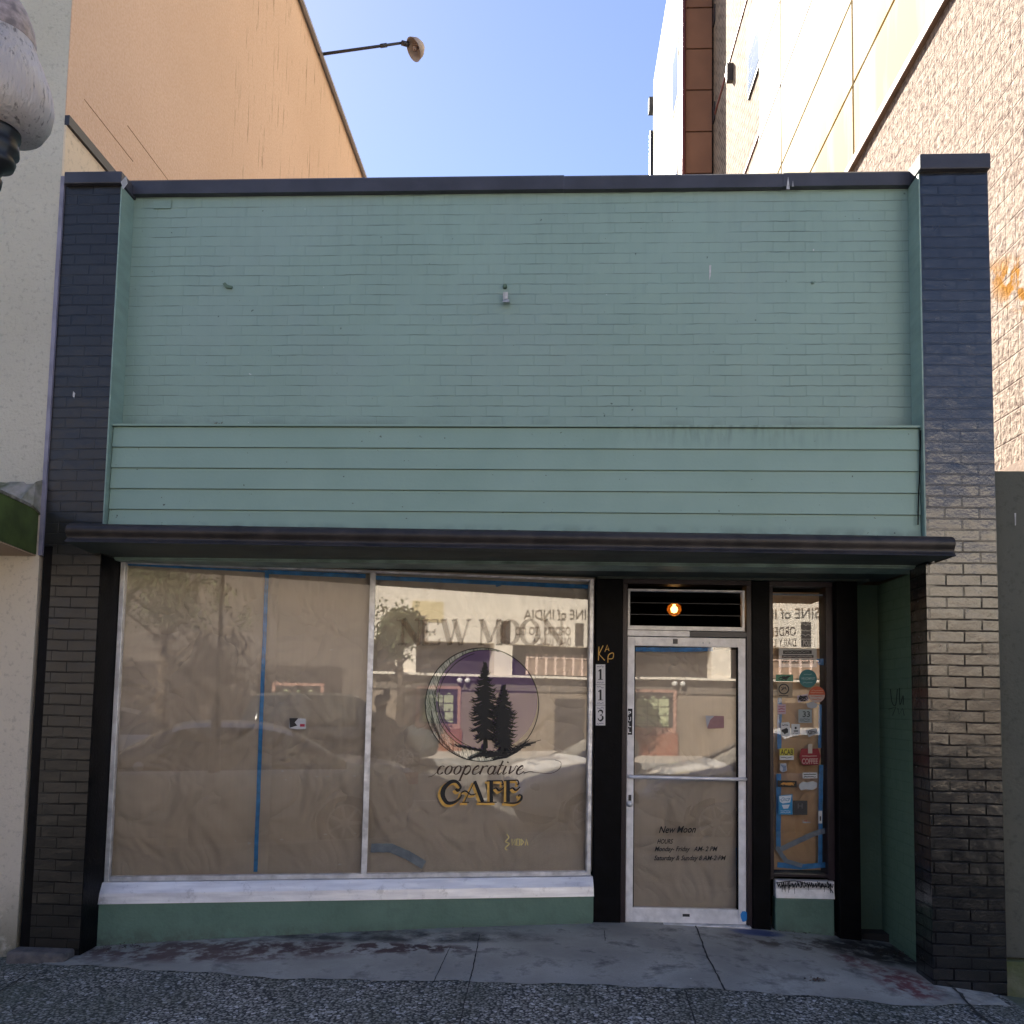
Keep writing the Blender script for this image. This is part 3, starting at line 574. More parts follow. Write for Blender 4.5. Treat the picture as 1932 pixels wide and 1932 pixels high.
def conifer(cx, ytop, ybot, wmax, seed, rows, dens):
    r2 = random.Random(seed); S = [([(cx, ytop), (cx, (ytop + ybot) / 2), (cx + 1, ybot)], [1.5, 6, 9])]
    for i in range(rows):
        t_ = (i + 0.5) / rows; y = ytop + (ybot - 22 - ytop) * t_; hw = wmax * (0.10 + 0.9 * min(1, t_ * 2.1)) * (1.0 if t_ < 0.88 else 0.8)
        for sg in (-1, 1):
            for k_ in range(dens):
                l_ = hw * r2.uniform(0.45, 1.0); yy = y + r2.uniform(-3, 3); dr = r2.uniform(4, 11) * (0.4 + t_); tip = r2.uniform(0.5, 6)
                S.append(([(cx, yy), (cx + sg * l_ * 0.35, yy + dr * 0.55), (cx + sg * l_ * 0.75, yy + dr), (cx + sg * l_, yy + dr - tip)], [3.0 + 2.5 * (1 - t_), 3.0, 1.9, 0.3]))
    return S
st = conifer(915, 1250, 1412, 31, 3, 24, 5) + conifer(951, 1292, 1424, 29, 5, 18, 5)
st += [([(951, 1395), (947, 1415), (938, 1424), (915, 1430)], [6, 7, 6, 2]), ([(951, 1400), (958, 1418), (975, 1413), (1000, 1395)], [6, 6, 5, 1]), ([(915, 1405), (913, 1420), (905, 1428)], [7, 8, 5])]
for i in range(16): # roots and ripples along the bottom of the ring
    x = 848 + i * 9.5; st.append((spline([(x, 1402 + i * 1.7 - (i > 9) * (i - 9) * 4), (x + 9, 1408 + i * 1.6 - (i > 9) * (i - 9) * 5), (x + 18, 1407 + i * 1.9 - (i > 9) * (i - 9) * 6), (x + 30, 1414 + i * 1.2 - (i > 9) * (i - 9) * 6)], 4), [rnd.uniform(0.8, 2.6)] * 13))
st += [([(885, 1432), (905, 1424), (930, 1422), (955, 1426)], [3, 7, 8, 3]), ([(930, 1433), (955, 1428), (975, 1418), (996, 1402)], [3, 5, 4, 1])]
ink(st, 0.0012, M['ink'], 'tree_silhouette', window)
# "NEW MOON" in faint serif capitals
def serif(ch, x0, y0, x1, y1):
    W_, H_ = x1 - x0, y1 - y0; f = lambda a, b: (x0 + a * W_, y1 - b * H_); tk, tn, sf = 0.17 * H_ * 0.9, 0.06 * H_, 0.055 * H_; S = []
    def L_(a, b, w0): S.append(([f(*a), f(*b)], w0))
    def sfx(xc, y_, hw): S.append(([f(xc - hw, y_), f(xc + hw, y_)], sf))
    if ch == 'N': L_((.15, 0), (.15, 1), tn); L_((.15, 1), (.85, 0), tk); L_((.85, 0), (.85, 1), tn); sfx(.15, .02, .17); sfx(.10, .98, .17); sfx(.85, .98, .17)
    if ch == 'E': L_((.22, 0), (.22, 1), tk); L_((.1, .98), (.85, .98), sf); L_((.1, .02), (.9, .02), sf); L_((.25, .5), (.7, .5), sf); L_((.85, .98), (.85, .78), tn); L_((.9, .02), (.93, .25), tn); L_((.7, .38), (.7, .62), tn)
    if ch == 'W': L_((.08, 1), (.3, 0), tk); L_((.3, 0), (.5, .9), tn); L_((.45, 1), (.68, 0), tk); L_((.68, 0), (.93, 1), tn); sfx(.08, .98, .11); sfx(.45, .98, .09); sfx(.93, .98, .09)
    if ch == 'M': L_((.12, 0), (.15, 1), tn); L_((.15, 1), (.5, .1), tk); L_((.5, .1), (.85, 1), tn); L_((.85, 1), (.88, 0), tk); sfx(.12, .02, .13); sfx(.88, .02, .14); sfx(.12, .98, .1); sfx(.88, .98, .1)
    if ch == 'O': S.append(([f(.5 + .42 * math.cos(a), .5 + .47 * math.sin(a)) for a in fr(0, 2 * math.pi, 28)], [tn + (tk - tn) * abs(math.cos(a)) for a in fr(0, 2 * math.pi, 28)]))
    if ch == '1': L_((.5, 0), (.5, 1), tk * 1.2); sfx(.5, .02, .34); L_((.5, .97), (.2, .80), sf * 1.6)
    if ch == '3': S.append((spline([f(.18, .78), f(.28, .93), f(.5, .98), f(.75, .88), f(.72, .62), f(.42, .52)], 5), [tn * 1.5] * 8 + [tk] * 10 + [tn] * 8)); S.append((spline([f(.42, .52), f(.74, .44), f(.82, .2), f(.55, .01), f(.28, .05), f(.14, .22)], 5), [tn] * 6 + [tk * 1.1] * 12 + [tn * 1.6] * 8))
    return S
st = []
for ch, x0, x1 in (('N', 752, 797), ('E', 793, 832), ('W', 832, 888), ('M', 902, 947), ('O', 945, 980), ('O', 981, 1018), ('N', 1022, 1066)):
    st += serif(ch, x0, 1169, x1, 1217)
st = [(p, [w_ * 1.35 for w_ in ws] if isinstance(ws, list) else ws * 1.35) for p, ws in st]
ink(st, 0.0012, M['tan_letter'], 'lettering', window)
ink([([(x + 2.2, y - 1.8) for x, y in p], (w0 if not isinstance(w0, list) else w0)) for p, w0 in st], OL - 0.003, film_mat('letter_shadow', (0.22, 0.14, 0.08), 0.3), 'lettering', window)  # offset copy painting the shadow cast by the letters
# "cooperative" in flowing script and "CAFE" in drop shaded capitals
def script(word, x0, x1, yb, xh):
    adv = {'c': .8, 'o': .95, 'p': 1.0, 'e': .85, 'r': .8, 'a': 1.0, 't': .6, 'i': .55, 'v': .9}
    tot = sum(adv[c] for c in word); sc = (x1 - x0) / tot; S = []; x = x0
    for c in word:
        f = lambda a, b: (x + a * sc + b * xh * 0.38, yb - b * xh)
        e = [f(.40 + .32 * math.cos(t_), .5 + .5 * math.sin(t_)) for t_ in fr(R(40), R(400), 20)]; ew = [1.0 + 1.9 * abs(math.cos(t_)) for t_ in fr(R(40), R(400), 20)]
        if c == 'c': S.append(([f(.40 + .32 * math.cos(t_), .5 + .5 * math.sin(t_)) for t_ in fr(R(50), R(330), 16)], [1.0 + 2.0 * abs(math.cos(t_)) for t_ in fr(R(50), R(330), 16)]))
        if c == 'o': S.append((e, ew)); S.append(([f(.55, .95), f(.8, .8), f(1.0, .9)], .9))
        if c == 'e': S.append((spline([f(.1, .45), f(.5, .6), f(.62, .85), f(.42, 1.0), f(.14, .6), f(.2, .1), f(.5, .0), f(.9, .35)], 4), [1.0] * 10 + [2.6] * 12 + [1.2] * 7))
        if c == 'a': S.append((e, ew)); S.append((spline([f(.74, 1.0), f(.70, .2), f(.85, 0), f(1.05, .3)], 4), [2.6] * 6 + [1.2] * 7))
        if c == 'p': S.append(([f(.18, 1.05), f(.10, -.75)], 2.6)); S.append(([f(.48 + .32 * math.cos(t_), .5 + .5 * math.sin(t_)) for t_ in fr(R(170), R(-190), 20)], ew[::-1])); S.append(([f(-.05, -.75), f(.28, -.75)], .9))
        if c == 'r': S.append(([f(.18, 1.0), f(.12, 0)], 2.6)); S.append((spline([f(.16, .55), f(.4, .95), f(.72, .95)], 4), [1.0, 1, 1, 1, 1.5, 2, 2.4, 2.6, 2.6]))
        if c == 't': S.append((spline([f(.28, 1.6), f(.18, .2), f(.35, 0), f(.6, .25)], 4), [2.6] * 6 + [1.2] * 7)); S.append(([f(0, 1.05), f(.55, 1.05)], 1.2))
        if c == 'i': S.append((spline([f(.22, 1.0), f(.16, .15), f(.3, 0), f(.55, .25)], 4), [2.6] * 6 + [1.2] * 7)); S.append(([f(.24, 1.35), f(.25, 1.5)], 2.6))
        if c == 'v': S.append((spline([f(.08, .95), f(.2, .9), f(.28, .05)], 4), [1.2] * 3 + [2.6] * 6)); S.append((spline([f(.28, .05), f(.65, .5), f(.72, 1.0), f(.95, .9)], 4), 1.2))
        x += adv[c] * sc
    return S
sc_ = script('cooperative', 822, 986, 1461, 16); sc_ = [(p, [w_ * 1.15 for w_ in ws] if isinstance(ws, list) else ws * 1.3) for p, ws in sc_]
sc_ += [(spline([(808, 1466), (816, 1464), (826, 1455), (832, 1449)], 5), [0.8] * 16), (spline([(988, 1459), (1000, 1456), (1015, 1458), (1040, 1459), (1056, 1450), (1058, 1438), (1047, 1434)], 5), [1.6] * 8 + [0.8] * 23)]
ink(sc_, 0.0012, M['brown_ink'], 'lettering', window)
def cafe_strokes():
    P = lambda *q: [d4(x, y) for x, y in q]; s4 = 1 / (4.026 * 1.262); S = []
    def A(pts_, w_):
        p = spline(P(*pts_), 5); n = len(p)
        if isinstance(w_, tuple): a, b, c = w_; ws = [(a + (b - a) * (i / (n / 2)) if i < n / 2 else b + (c - b) * (i / (n / 2) - 1)) * s4 for i in range(n)]
        else: ws = [w_ * s4] * n
        S.append((p, ws))
    A([(455, 1610), (470, 1585), (430, 1535), (370, 1540), (310, 1600), (300, 1670), (340, 1735), (400, 1735), (455, 1700), (480, 1660)], (16, 46, 10)); A([(425, 1600), (440, 1620), (462, 1608)], 26)
    A([(605, 1530), (560, 1620), (510, 1725)], 9); A([(605, 1530), (640, 1620), (680, 1728)], (30, 34, 34)); A([(480, 1732), (550, 1732)], 10); A([(640, 1732), (720, 1732)], 10)
    A([(470, 1680), (480, 1640), (520, 1625), (570, 1660), (620, 1650)], (6, 14, 8))
    A([(765, 1530), (765, 1730)], 34); A([(720, 1528), (870, 1525)], 11); A([(868, 1525), (878, 1560), (860, 1562)], 12); A([(720, 1732), (815, 1732)], 10); A([(775, 1610), (810, 1595), (840, 1622), (885, 1590)], (8, 18, 8))
    A([(925, 1528), (925, 1730)], 34); A([(885, 1525), (1020, 1520)], 11); A([(1018, 1520), (1028, 1555), (1008, 1560)], 12); A([(935, 1610), (970, 1595), (1000, 1618), (1042, 1585)], (8, 18, 8)); A([(885, 1735), (990, 1740), (1045, 1710), (1055, 1670), (1025, 1660)], (10, 24, 10)); A([(1022, 1672), (1032, 1668)], 20)
    return S
cs = cafe_strokes()
ink([([(x - 3.6, y + 3.4) for x, y in p], [w0 + 2.2 for w0 in ws]) for p, ws in cs], 0.0012, M['gold'], 'lettering', window)
ink(cs, 0.0065, M['ink'], 'lettering', window)
# small yellow tag lettering low in the pane
st = []
for i, q in enumerate([[(0, 0), (0, 12), (6, 0), (6, 12)], [(9, 0), (9, 12), (14, 12), (14, 0), (9, 0)], [(17, 0), (17, 12)], [(17, 0), (22, 6), (17, 12)], [(25, 12), (27, 0), (30, 12)]]): st.append(([(966 + x, 1583 + y) for x, y in q], 1.5))
st += [(spline([(956, 1574), (960, 1580), (954, 1588), (961, 1592), (953, 1600), (957, 1604)], 4), 1.3)]
ink([(p, 2.0) for p, _ in st], 0.0012, mat('yellow_ink', (0.80, 0.68, 0.28), 0.6), 'lettering', window)
# little sticker remnants on the panes
M['white_sticker'] = mat('white_sticker', (0.62, 0.62, 0.60), 0.6, var=0.15, vs_=40)
def blob(cx, cy, rx, ry, n=10, jit=0.25, seed=0):
    r2 = random.Random(seed); return [(cx + rx * (1 + r2.uniform(-jit, jit)) * math.cos(2 * math.pi * i / n), cy + ry * (1 + r2.uniform(-jit, jit)) * math.sin(2 * math.pi * i / n)) for i in range(n)]
mb = MB()
for i, (x, y, a, b) in enumerate([(676, 1455, 4, 2), (690, 1467, 5, 1.5), (674, 1471, 3, 1.5), (752, 1465, 5, 1.2), (773, 1465, 7, 1.3), (840, 1464, 4, 1.2), (592, 1589, 5, 3.5), (562, 1586, 3, 2.5), (672, 1584, 6, 2.2), (774, 1574, 6, 2), (842, 1572, 4, 1.4), (803, 1631, 6, 2.5), (785, 1226, 6, 1.2)]):
    x = x if x < 600 else 0.0 + x
    X_, Y_ = (x, y) if i >= 6 and x < 600 else (x, y)
    if i < 6 or i in (8, 9, 10, 11, 12): X_ = (1600 * 0 + {676: 672, 690: 688, 674: 674, 752: 755, 773: 781, 840: 846, 672: 672, 774: 775, 842: 849, 803: 811, 785: 626}[int(x)]) / 1.0
    if i != 12: X_ = {0: 533, 1: 548, 2: 539, 3: 598, 4: 619, 5: 669}.get(i, X_ if i in (6, 7) else {8: 532, 9: 614, 10: 670, 11: 641}.get(i, X_))
    if i == 6: X_, Y_ = 470, 1591
    if i == 7: X_, Y_ = 444, 1587
    q = blob(X_, Y_, a * 0.62, b * 0.62, 8, 0.4, i); MB().add([onW(p[0], p[1], OL) for p in q], [tuple(range(len(q) - 1, -1, -1))]).build('label_residue', M['white_sticker'], window)
# ------------------------------------------------------------------ entrance: posts, door, transom, sidelight
def dA(u, v=1400): return (onD(u, v) - DO).dot(DT)
zD = lambda u, v: onD(u, v).z
def dbox(mb, u0, u1, z0, z1, d0, d1, v=1400): return mb.obox(DO, DT, DN, dA(u0, v), dA(u1, v), d0, d1, z0, z1)
bevel(dbox(MB(), 1121, 1172, -0.25, 2.372, -0.12, 0.045).build('post', M['black_paint'], cafe), 0.006)
bevel(dbox(MB(), 1416, 1450, -0.25, 2.372, -0.12, 0.045).build('post', M['black_paint'], cafe), 0.006)
bevel(dbox(MB(), 1571, 1611, -0.25, 2.372, -0.12, 0.10).build('post', M['black_paint'], cafe), 0.006)
zt0 = zD(1290, 1187); zdt = zD(1290, 1203)
mb = MB(); dbox(mb, 1172.5, 1181, -0.10, 2.34, -0.10, 0.035); dbox(mb, 1407, 1415.5, -0.10, 2.34, -0.10, 0.035); dbox(mb, 1172.5, 1415.5, 2.342, 2.374, -0.10, 0.036)
dbox(mb, 1181, 1294, zdt + 0.012, zt0 - 0.03, -0.10, 0.02)
mb.build('door_surround', M['maroon'], cafe)
mb = MB(); dbox(mb, 1450.5, 1457, 0.3, 2.34, -0.10, 0.03); dbox(mb, 1557.5, 1570.5, 0.3, 2.34, -0.10, 0.03); dbox(mb, 1450.5, 1570.5, 2.342, 2.374, -0.10, 0.031); dbox(mb, 1457, 1557.5, 0.318, 0.335, -0.1, 0.03)
side_frame = mb.build('sidelight', M['maroon'], cafe)
MB().box(0.30, 2.2, 0.86, 1.1, 2.376, 2.55).build('head_trim', M['soffit'], cafe)
# green base, worn plate under the sidelight
zs1, zs0 = zD(1520, 1660), zD(1520, 1692)
mb = sillprof(DO, DT, DN, dA(1459), dA(1567), zs1, zs0, 0.045, 0.055); sp = mb.build('sill', M['white_paint'], side_frame)
bevel(dbox(MB(), 1458, 1567, -0.3, zs0 - 0.002, -0.05, 0.048).build('bulkhead', M['green_stucco'], cafe), 0.01)
def DP(x, y): return ((1400 + x / 1.861) / 1.262, (1850 + y / 1.861) / 1.262)
r3 = random.Random(11); st = []
px = 1466
while px < 1568:
    st.append((spline([(px, 1664 + r3.uniform(-3, 3)), (px + 3, 1673), (px + r3.uniform(2, 6), 1663 + r3.uniform(0, 4)), (px + 7, 1675), (px + 9, 1668)], 4), 1.5)); px += r3.uniform(6, 10)
for i in range(16): x = r3.uniform(1468, 1570); st.append(([(x, 1669), (x + .3, 1669 + r3.uniform(5, 19))], [1.2, 0.6]))
st.append((spline([(1464, 1666), (1500, 1662), (1530, 1670), (1562, 1674), (1572, 1685)], 5), 1.6))
ink(st, 0.058, M['ink'], 'graffiti', side_frame, onD)
# door leaf
zdb = -0.015
door = MB(); U0, U1 = 1182, 1406
a0, a1 = dA(U0), dA(U1); g0, g1 = dA(1195.5), dA(1392)
zg1, zg0 = zD(1290, 1220), zD(1290, 1713)
door.obox(DO, DT, DN, a0, g0, -0.025, 0.02, zdb, zdt).obox(DO, DT, DN, g1, a1, -0.025, 0.02, zdb, zdt).obox(DO, DT, DN, g0, g1, -0.025, 0.019, zg1, zdt).obox(DO, DT, DN, g0, g1, -0.025, 0.019, zdb, zg0)
doorO = bevel(door.build('door', M['white_paint'], cafe), 0.003)
pane('glass', DO, DT, DN, g0, g1, zg0, zg1, M['glass_door'], doorO)
MB().obox(DO, DT, DN, g0, g0 + 0.006, 0.001, 0.012, zg0, zg1).obox(DO, DT, DN, g1 - 0.012, g1, 0.001, 0.012, zg0, zg1).build('gasket', M['black_paint'], doorO)
P3 = lambda a, d, z: Vector((DO.x, DO.y, 0)) + DT * a + DN * d + Vector((0, 0, z))
zb_ = zD(1295, 1466)
MB().tube([P3(a0 + 0.02, 0.02, zb_), P3(a0 + 0.022, 0.055, zb_), P3(a0 + 0.04, 0.068, zb_), P3(a1 - 0.03, 0.068, zb_ - 0.002), P3(a1 - 0.012, 0.055, zb_ - 0.002), P3(a1 - 0.01, 0.02, zb_ - 0.002)], 0.0125, 12).build('push_bar', M['alum_sill'], doorO)
zl = zD(1188, 1516); al = dA(1188.5)
MB().lathe(P3(al, 0.02, zl), [(0.022, 0), (0.022, -0.008), (0.015, -0.010), (0.014, -0.012), (0.0, -0.012)], 20, 'y').build('lock_cylinder', M['alum'], doorO)
for q_ in ((al - 0.010, al + 0.010, 0.02, 0.023, zD(1188, 1510), zD(1188, 1499)), (dA(1268), dA(1277), 0.019, 0.022, zD(1270, 1215), zD(1270, 1206)), (dA(1288), dA(1301), 0.019, 0.021, zD(1290, 1728), zD(1290, 1723))): MB().obox(DO, DT, DN, *q_).build('badge', M['dark_metal'], doorO)
MB().obox(DO, DT, DN, dA(1395), dA(1401), 0.02, 0.023, zD(1398, 1532), zD(1398, 1508)).build('latch_plate', M['alum_sill'], doorO)
MB().lathe(P3(dA(1325), 0.019, zD(1325, 1213)), [(0.006, 0), (0.006, -0.003), (0, -0.003)], 12, 'y').build('screw', M['alum'], doorO)
MB().lathe(P3(dA(1338), 0.019, zD(1338, 1213)), [(0.006, 0), (0.006, -0.003), (0, -0.003)], 12, 'y').build('screw', M['alum'], doorO)
pull = MB().obox(DO, DT, DN, dA(1183.5), dA(1192), 0.020, 0.0215, zD(1188, 1386), zD(1188, 1337)).build('pull_sign', M['ink'], doorO)
for i, c in enumerate('PULL'):
    y0 = 1341.5 + i * 11
    fit(font_mb(c, 0.02), rect(onD, 1185.2, y0, 1190.6, y0 + 8.2, 0.0225)).build('lettering', M['white_paint'], pull) if False else fit(font_mb(c, 0.02), rect(onD, 1185.2, y0, 1190.6, y0 + 8.2, 0.0225)).build('letter', M['white_paint'], doorO)
text_on('lettering', 'New Moon', onD, (1243, 1559, 1313, 1572), 0.0012, M['ink'], doorO, 0.015, 0.35, -1)
text_on('lettering', 'HOURS', onD, (1240, 1583, 1270, 1592), 0.0012, M['ink'], doorO, 0.015, 0.35)
text_on('lettering', 'Monday- Friday   AM- 2 PM', onD, (1235, 1597, 1354, 1609), 0.0012, M['ink'], doorO, 0.015, 0.35)
text_on('lettering', 'Saturday & Sunday 8 AM-2 PM', onD, (1234, 1614, 1370, 1626), 0.0012, M['ink'], doorO, 0.015, 0.35)
paper('kraft_paper', onD, 1196, 1226, 1391, 1712, OFFP, M['kraft'], 'brown paper sheet behind the glass of the entrance door', 'paper', DO, DT, DN, 4, 'brown paper over the windows')
strip(onD, [(1196, 1225), (1270, 1226), (1345, 1225)], 8, -0.012, M['tape'], 'blue tape strip along the top of the door glass')
strip(onD, [(1390, 1600), (1391, 1700)], 3, -0.012, M['tape'], 'thin blue tape strip down the lower right edge of the door glass')
q = blob(1404, 1729, 6.5, 11, 9, 0.12, 3); tag(MB().slab([onD(x, y, 0.0235) for x, y in q][::-1], DN, 0.002).build('tape_piece', mat('tape_bright', (0.02, 0.24, 0.62), 0.6)), 'bright blue tape patch on the bottom right corner of the door', 'tape')
q_thr = MB(); dbox(q_thr, 1180, 1412, -0.05, -0.017, -0.06, 0.07); bevel(q_thr.build('threshold', M['alum'], cafe), 0.004)
# transom with glass louvres and the lit bulb behind
mb = MB(); zt1 = zD(1290, 1113)
dbox(mb, 1182, 1186, zt0 - 0.012, zt1, -0.03, 0.026); dbox(mb, 1399, 1404, zt0 - 0.012, zt1, -0.03, 0.026); dbox(mb, 1186, 1399, zt1 - 0.014, zt1, -0.03, 0.024); dbox(mb, 1186, 1399, zt0 - 0.012, zt0 + 0.018, -0.03, 0.028)
transom = bevel(mb.build('transom_window', M['white_paint'], cafe), 0.002)
dbox(MB(), 1181.5, 1299, zdt + 0.006, zt0 - 0.016, -0.02, 0.034).build('rail_cover', M['white_paint'], transom)
dbox(MB(), 1299.5, 1408, zdt + 0.006, zt0 - 0.018, -0.02, 0.030).build('rail_cover', M['dark_metal'], transom)
hh = (zt1 - zt0 - 0.03) / 3
for i in range(3):
    z0 = zt0 + 0.018 + i * hh; A0, A1 = dA(1187), dA(1398)
    MB().add([P3(A0, 0.012, z0), P3(A1, 0.012, z0), P3(A1, -0.022, z0 + hh - 0.004), P3(A0, -0.022, z0 + hh - 0.004)], [(0, 1, 2, 3)]).build('louvre', M['louver'], transom)
    MB().obox(DO, DT, DN, A0, A1, 0.006, 0.012, z0 - 0.004, z0).build('louvre_edge', M['dark_metal'], transom)
zc = hit(CAM, ray(1272, 1150), (0, 2.1, 0), Vector((0, 1, 0)))
lamp = thing('hanging_bulb', (zc.x, zc.y, zc.z), 'glowing orange light bulb seen through the louvred transom', 'light bulb')
MB().lathe(zc, [(0.0, -0.032), (0.022, -0.024), (0.031, 0.0), (0.026, 0.018), (0.012, 0.03), (0.012, 0.045)], 20).build('bulb', emis('bulb_glow', (1.0, 0.55, 0.18), 6.0), lamp)
ab = mat('halo_glow', (0.5, 0.2, 0.03), 0.3); b_ = ab.node_tree.nodes['Principled BSDF']; b_.inputs['Alpha'].default_value = 0.22; b_.inputs['Emission Color'].default_value = (1.0, 0.30, 0.03, 1); b_.inputs['Emission Strength'].default_value = 0.3
MB().lathe(zc, [(0.0, -0.058), (0.038, -0.045), (0.062, -0.008), (0.055, 0.03), (0.022, 0.052)], 24).build('halo_shell', ab, lamp)  # added glowing shell that imitates the halo around the bulb
MB().lathe(zc, [(0.014, 0.044), (0.016, 0.09), (0.004, 0.10), (0.003, 0.42)], 12).build('socket', M['dark_metal'], lamp)
# sidelight glass and paper
sl0, sl1, slz0, slz1 = dA(1457), dA(1557.5), 0.335, 2.342
pane('glass', DO, DT, DN, sl0, sl1, slz0, slz1, M['glass'], side_frame)
paper('kraft_paper', onD, 1460, 1118, 1551, 1641, OFFP, M['kraft2'], 'narrow sheet of orange brown paper behind the stickered sidelight', 'paper', DO, DT, DN, 5, 'brown paper over the windows')
def d7(x, y): return ((1400 + x / 3.22) / 1.262, (1350 + y / 3.22) / 1.262)
def d3(x, y): return ((1800 + x / 2.356) / 1.262, (1380 + y / 2.356) / 1.262)
strip(onD, [(1457, 1121), (1555, 1123)], 3.5, OT, M['tape_grey'], 'thin grey blue tape strip along the top of the sidelight')
strip(onD, [d3(133, 640), d3(131, 950)], 8, OT, M['tape'], 'blue tape strip on the left side of the sidelight above the yellow sticker')
strip(onD, [d3(128, 1090), d3(126, 1500)], 9, OT, M['tape'], 'blue tape strip on the lower left side of the sidelight by the blue sticker')
strip(onD, [d3(360, 700), d3(358, 945)], 6, OT, M['tape'], 'blue tape strip on the right side of the sidelight above the red badge')
strip(onD, [d3(366, 1040), d3(362, 1300), d3(360, 1600)], 8, OT, M['tape'], 'long blue tape strip on the lower right side of the sidelight')
strip(onD, [d3(125, 1520), d3(220, 1475), d3(330, 1425), d3(398, 1405)], 10, OT + 0.001, M['tape_grey'], 'crumpled grey tape strip rising to the right across the sidelight bottom')
strip(onD, [d3(115, 1500), d3(170, 1580), d3(260, 1605)], 8, OT + 0.002, M['tape_grey'], 'grey tape strip sagging to the lower right in the sidelight corner')
strip(onD, [d3(120, 1600), d3(250, 1612), d3(395, 1600)], 10, OT - 0.001, M['tape'], 'blue tape strip along the bottom edge of the sidelight')
strip(onD, [d3(345, 462), d3(382, 462)], 12, OT, M['tape'], 'small blue tape tab at the bottom right corner of the protest poster')
SO = 0.0016
C_ = {}
def cm(c):
    if c not in C_: C_[c] = mat('sticker_paint', c, 0.55, var=0.06, vs_=30)
    return C_[c]
BLK, WHT = (0.012, 0.012, 0.013), (0.60, 0.60, 0.58)
def sticker(name, poly, col, label, parts=(), cat='sticker', conv=d3, off=SO, group='stickers on the sidelight glass'):
    P = [conv(*p) for p in poly]; ar = sum(P[i][0] * P[(i + 1) % len(P)][1] - P[(i + 1) % len(P)][0] * P[i][1] for i in range(len(P)))
    if ar < 0: P = P[::-1]
    o = MB().slab([onD(x, y, off) for x, y in P][::-1], DN, 0.0008).build(name, cm(col)); tag(o, label, cat, group)
    for kind, arg, c in parts:
        if kind == 'text':
            body, x0, y0, x1, y1 = arg; a, b = conv(x0, y0); c_, d_ = conv(x1, y1); fit(font_mb(body, 0.02), rect(onD, a, b, c_, d_, off + 0.0012)).build('lettering', cm(c), o)
        if kind == 'poly':
            for pp in arg:
                Q = [conv(*p) for p in pp]; ar = sum(Q[i][0] * Q[(i + 1) % len(Q)][1] - Q[(i + 1) % len(Q)][0] * Q[i][1] for i in range(len(Q)))
                if ar < 0: Q = Q[::-1]
                MB().add([onD(x, y, off + 0.0006) for x, y in Q][::-1], [tuple(range(len(Q)))]).build('panel', cm(c), o)
        if kind == 'ink':
            mb = MB()
            for kk, (pp, w_) in enumerate(arg):
                s2 = MB().ribbon([conv(*p) for p in pp], w_); oo = off + 0.0010 + kk * 0.0001; s2.map(lambda p: onD(p.x, p.y, oo)); mb.add(s2.v, s2.f)
            mb.build('print', cm(c), o)
    return o
bx = lambda x0, y0, x1, y1: [(x0, y0), (x1, y0), (x1, y1), (x0, y1)]
def squig(x0, x1, y, w_, seed, step=5, amp=2.5):
    r2 = random.Random(seed); P = []; x = x0
    while x < x1: P.append((x, y + r2.uniform(-amp, amp))); x += step
    return (P, w_)
def sketch(x0, y0, x1, y1, seed, n=7, w_=1.2):
    r2 = random.Random(seed); return [(spline([(r2.uniform(x0, x1), r2.uniform(y0, y1)) for _ in range(4)], 4), w_) for _ in range(n)]
sticker('poster', bx(128, 175, 341, 492), WHT, 'white and black protest poster high on the sidelight glass', [
    ('poly', [bx(134, 210, 332, 332), bx(136, 336, 332, 376), bx(152, 397, 313, 417), bx(145, 424, 323, 441), bx(145, 450, 323, 472)], BLK),
    ('text', ('DO NOT SETTLE FOR', 133, 182, 333, 205), BLK), ('text', ('ABOLISH THE POLICE', 140, 341, 328, 371), WHT),
    ('ink', [squig(160, 305, 407, 0.8, 1), squig(150, 318, 432, 0.8, 2), squig(150, 318, 461, 0.8, 3), squig(145, 325, 228, 1.6, 4, 7, 6), squig(145, 325, 252, 1.6, 5, 7, 6), squig(145, 325, 285, 1.6, 6, 7, 6), squig(145, 325, 312, 1.6, 8, 7, 6)], WHT),
    ('ink', [squig(138, 330, 385, 1.0, 7)], BLK)], 'poster', off=-0.004)
sticker('sticker', bx(112, 533, 209, 570), (0.10, 0.26, 0.15), 'long green sticker with dark figures left of the teal circle', [('ink', sketch(130, 540, 200, 565, 9, 6), BLK)])
def cp(cx, cy, rx, ry, n=28): return [(cx + rx * math.cos(2 * math.pi * i / n), cy + ry * math.sin(2 * math.pi * i / n)) for i in range(n)]
sticker('sticker', cp(292, 555, 50, 51), (0.035, 0.17, 0.17), 'round teal sticker below the protest poster', [('text', ('WE COMPOST', 254, 548, 332, 562), (0.3, 0.45, 0.42)), ('ink', [squig(268, 318, 532, 0.8, 1), squig(262, 322, 578, 0.8, 2)], (0.3, 0.45, 0.42))])
ringp = lambda cx, cy, r_, w_: ([(cx + r_ * math.cos(t_), cy + r_ * math.sin(t_)) for t_ in fr(0, 2 * math.pi, 24)], w_)
sticker('sticker', bx(120, 580, 205, 662), (0.34, 0.26, 0.17), 'tan sticker with a black ring under the green sticker', [('ink', [ringp(156, 614, 27, 2.2), squig(128, 186, 652, 1.6, 4, 9, 1), squig(140, 172, 614, 1.8, 6, 6, 9), squig(142, 170, 606, 1.4, 8, 6, 6)], BLK)])
sticker('sticker', cp(342, 645, 46, 46), (0.55, 0.10, 0.035), 'round orange sticker with a pale lower half at the right edge', [('poly', [[(342 + 44 * math.cos(t_), 648 + 42 * math.sin(t_)) for t_ in fr(R(-2), R(182), 14)]], (0.52, 0.40, 0.33)), ('ink', [squig(310, 376, 622, 1.2, 2), squig(306, 380, 634, 1.2, 3)], (0.6, 0.3, 0.2)), ('ink', [squig(308, 376, 655, 1.0, 4), squig(316, 368, 670, 1.0, 5)], (0.5, 0.1, 0.05))])
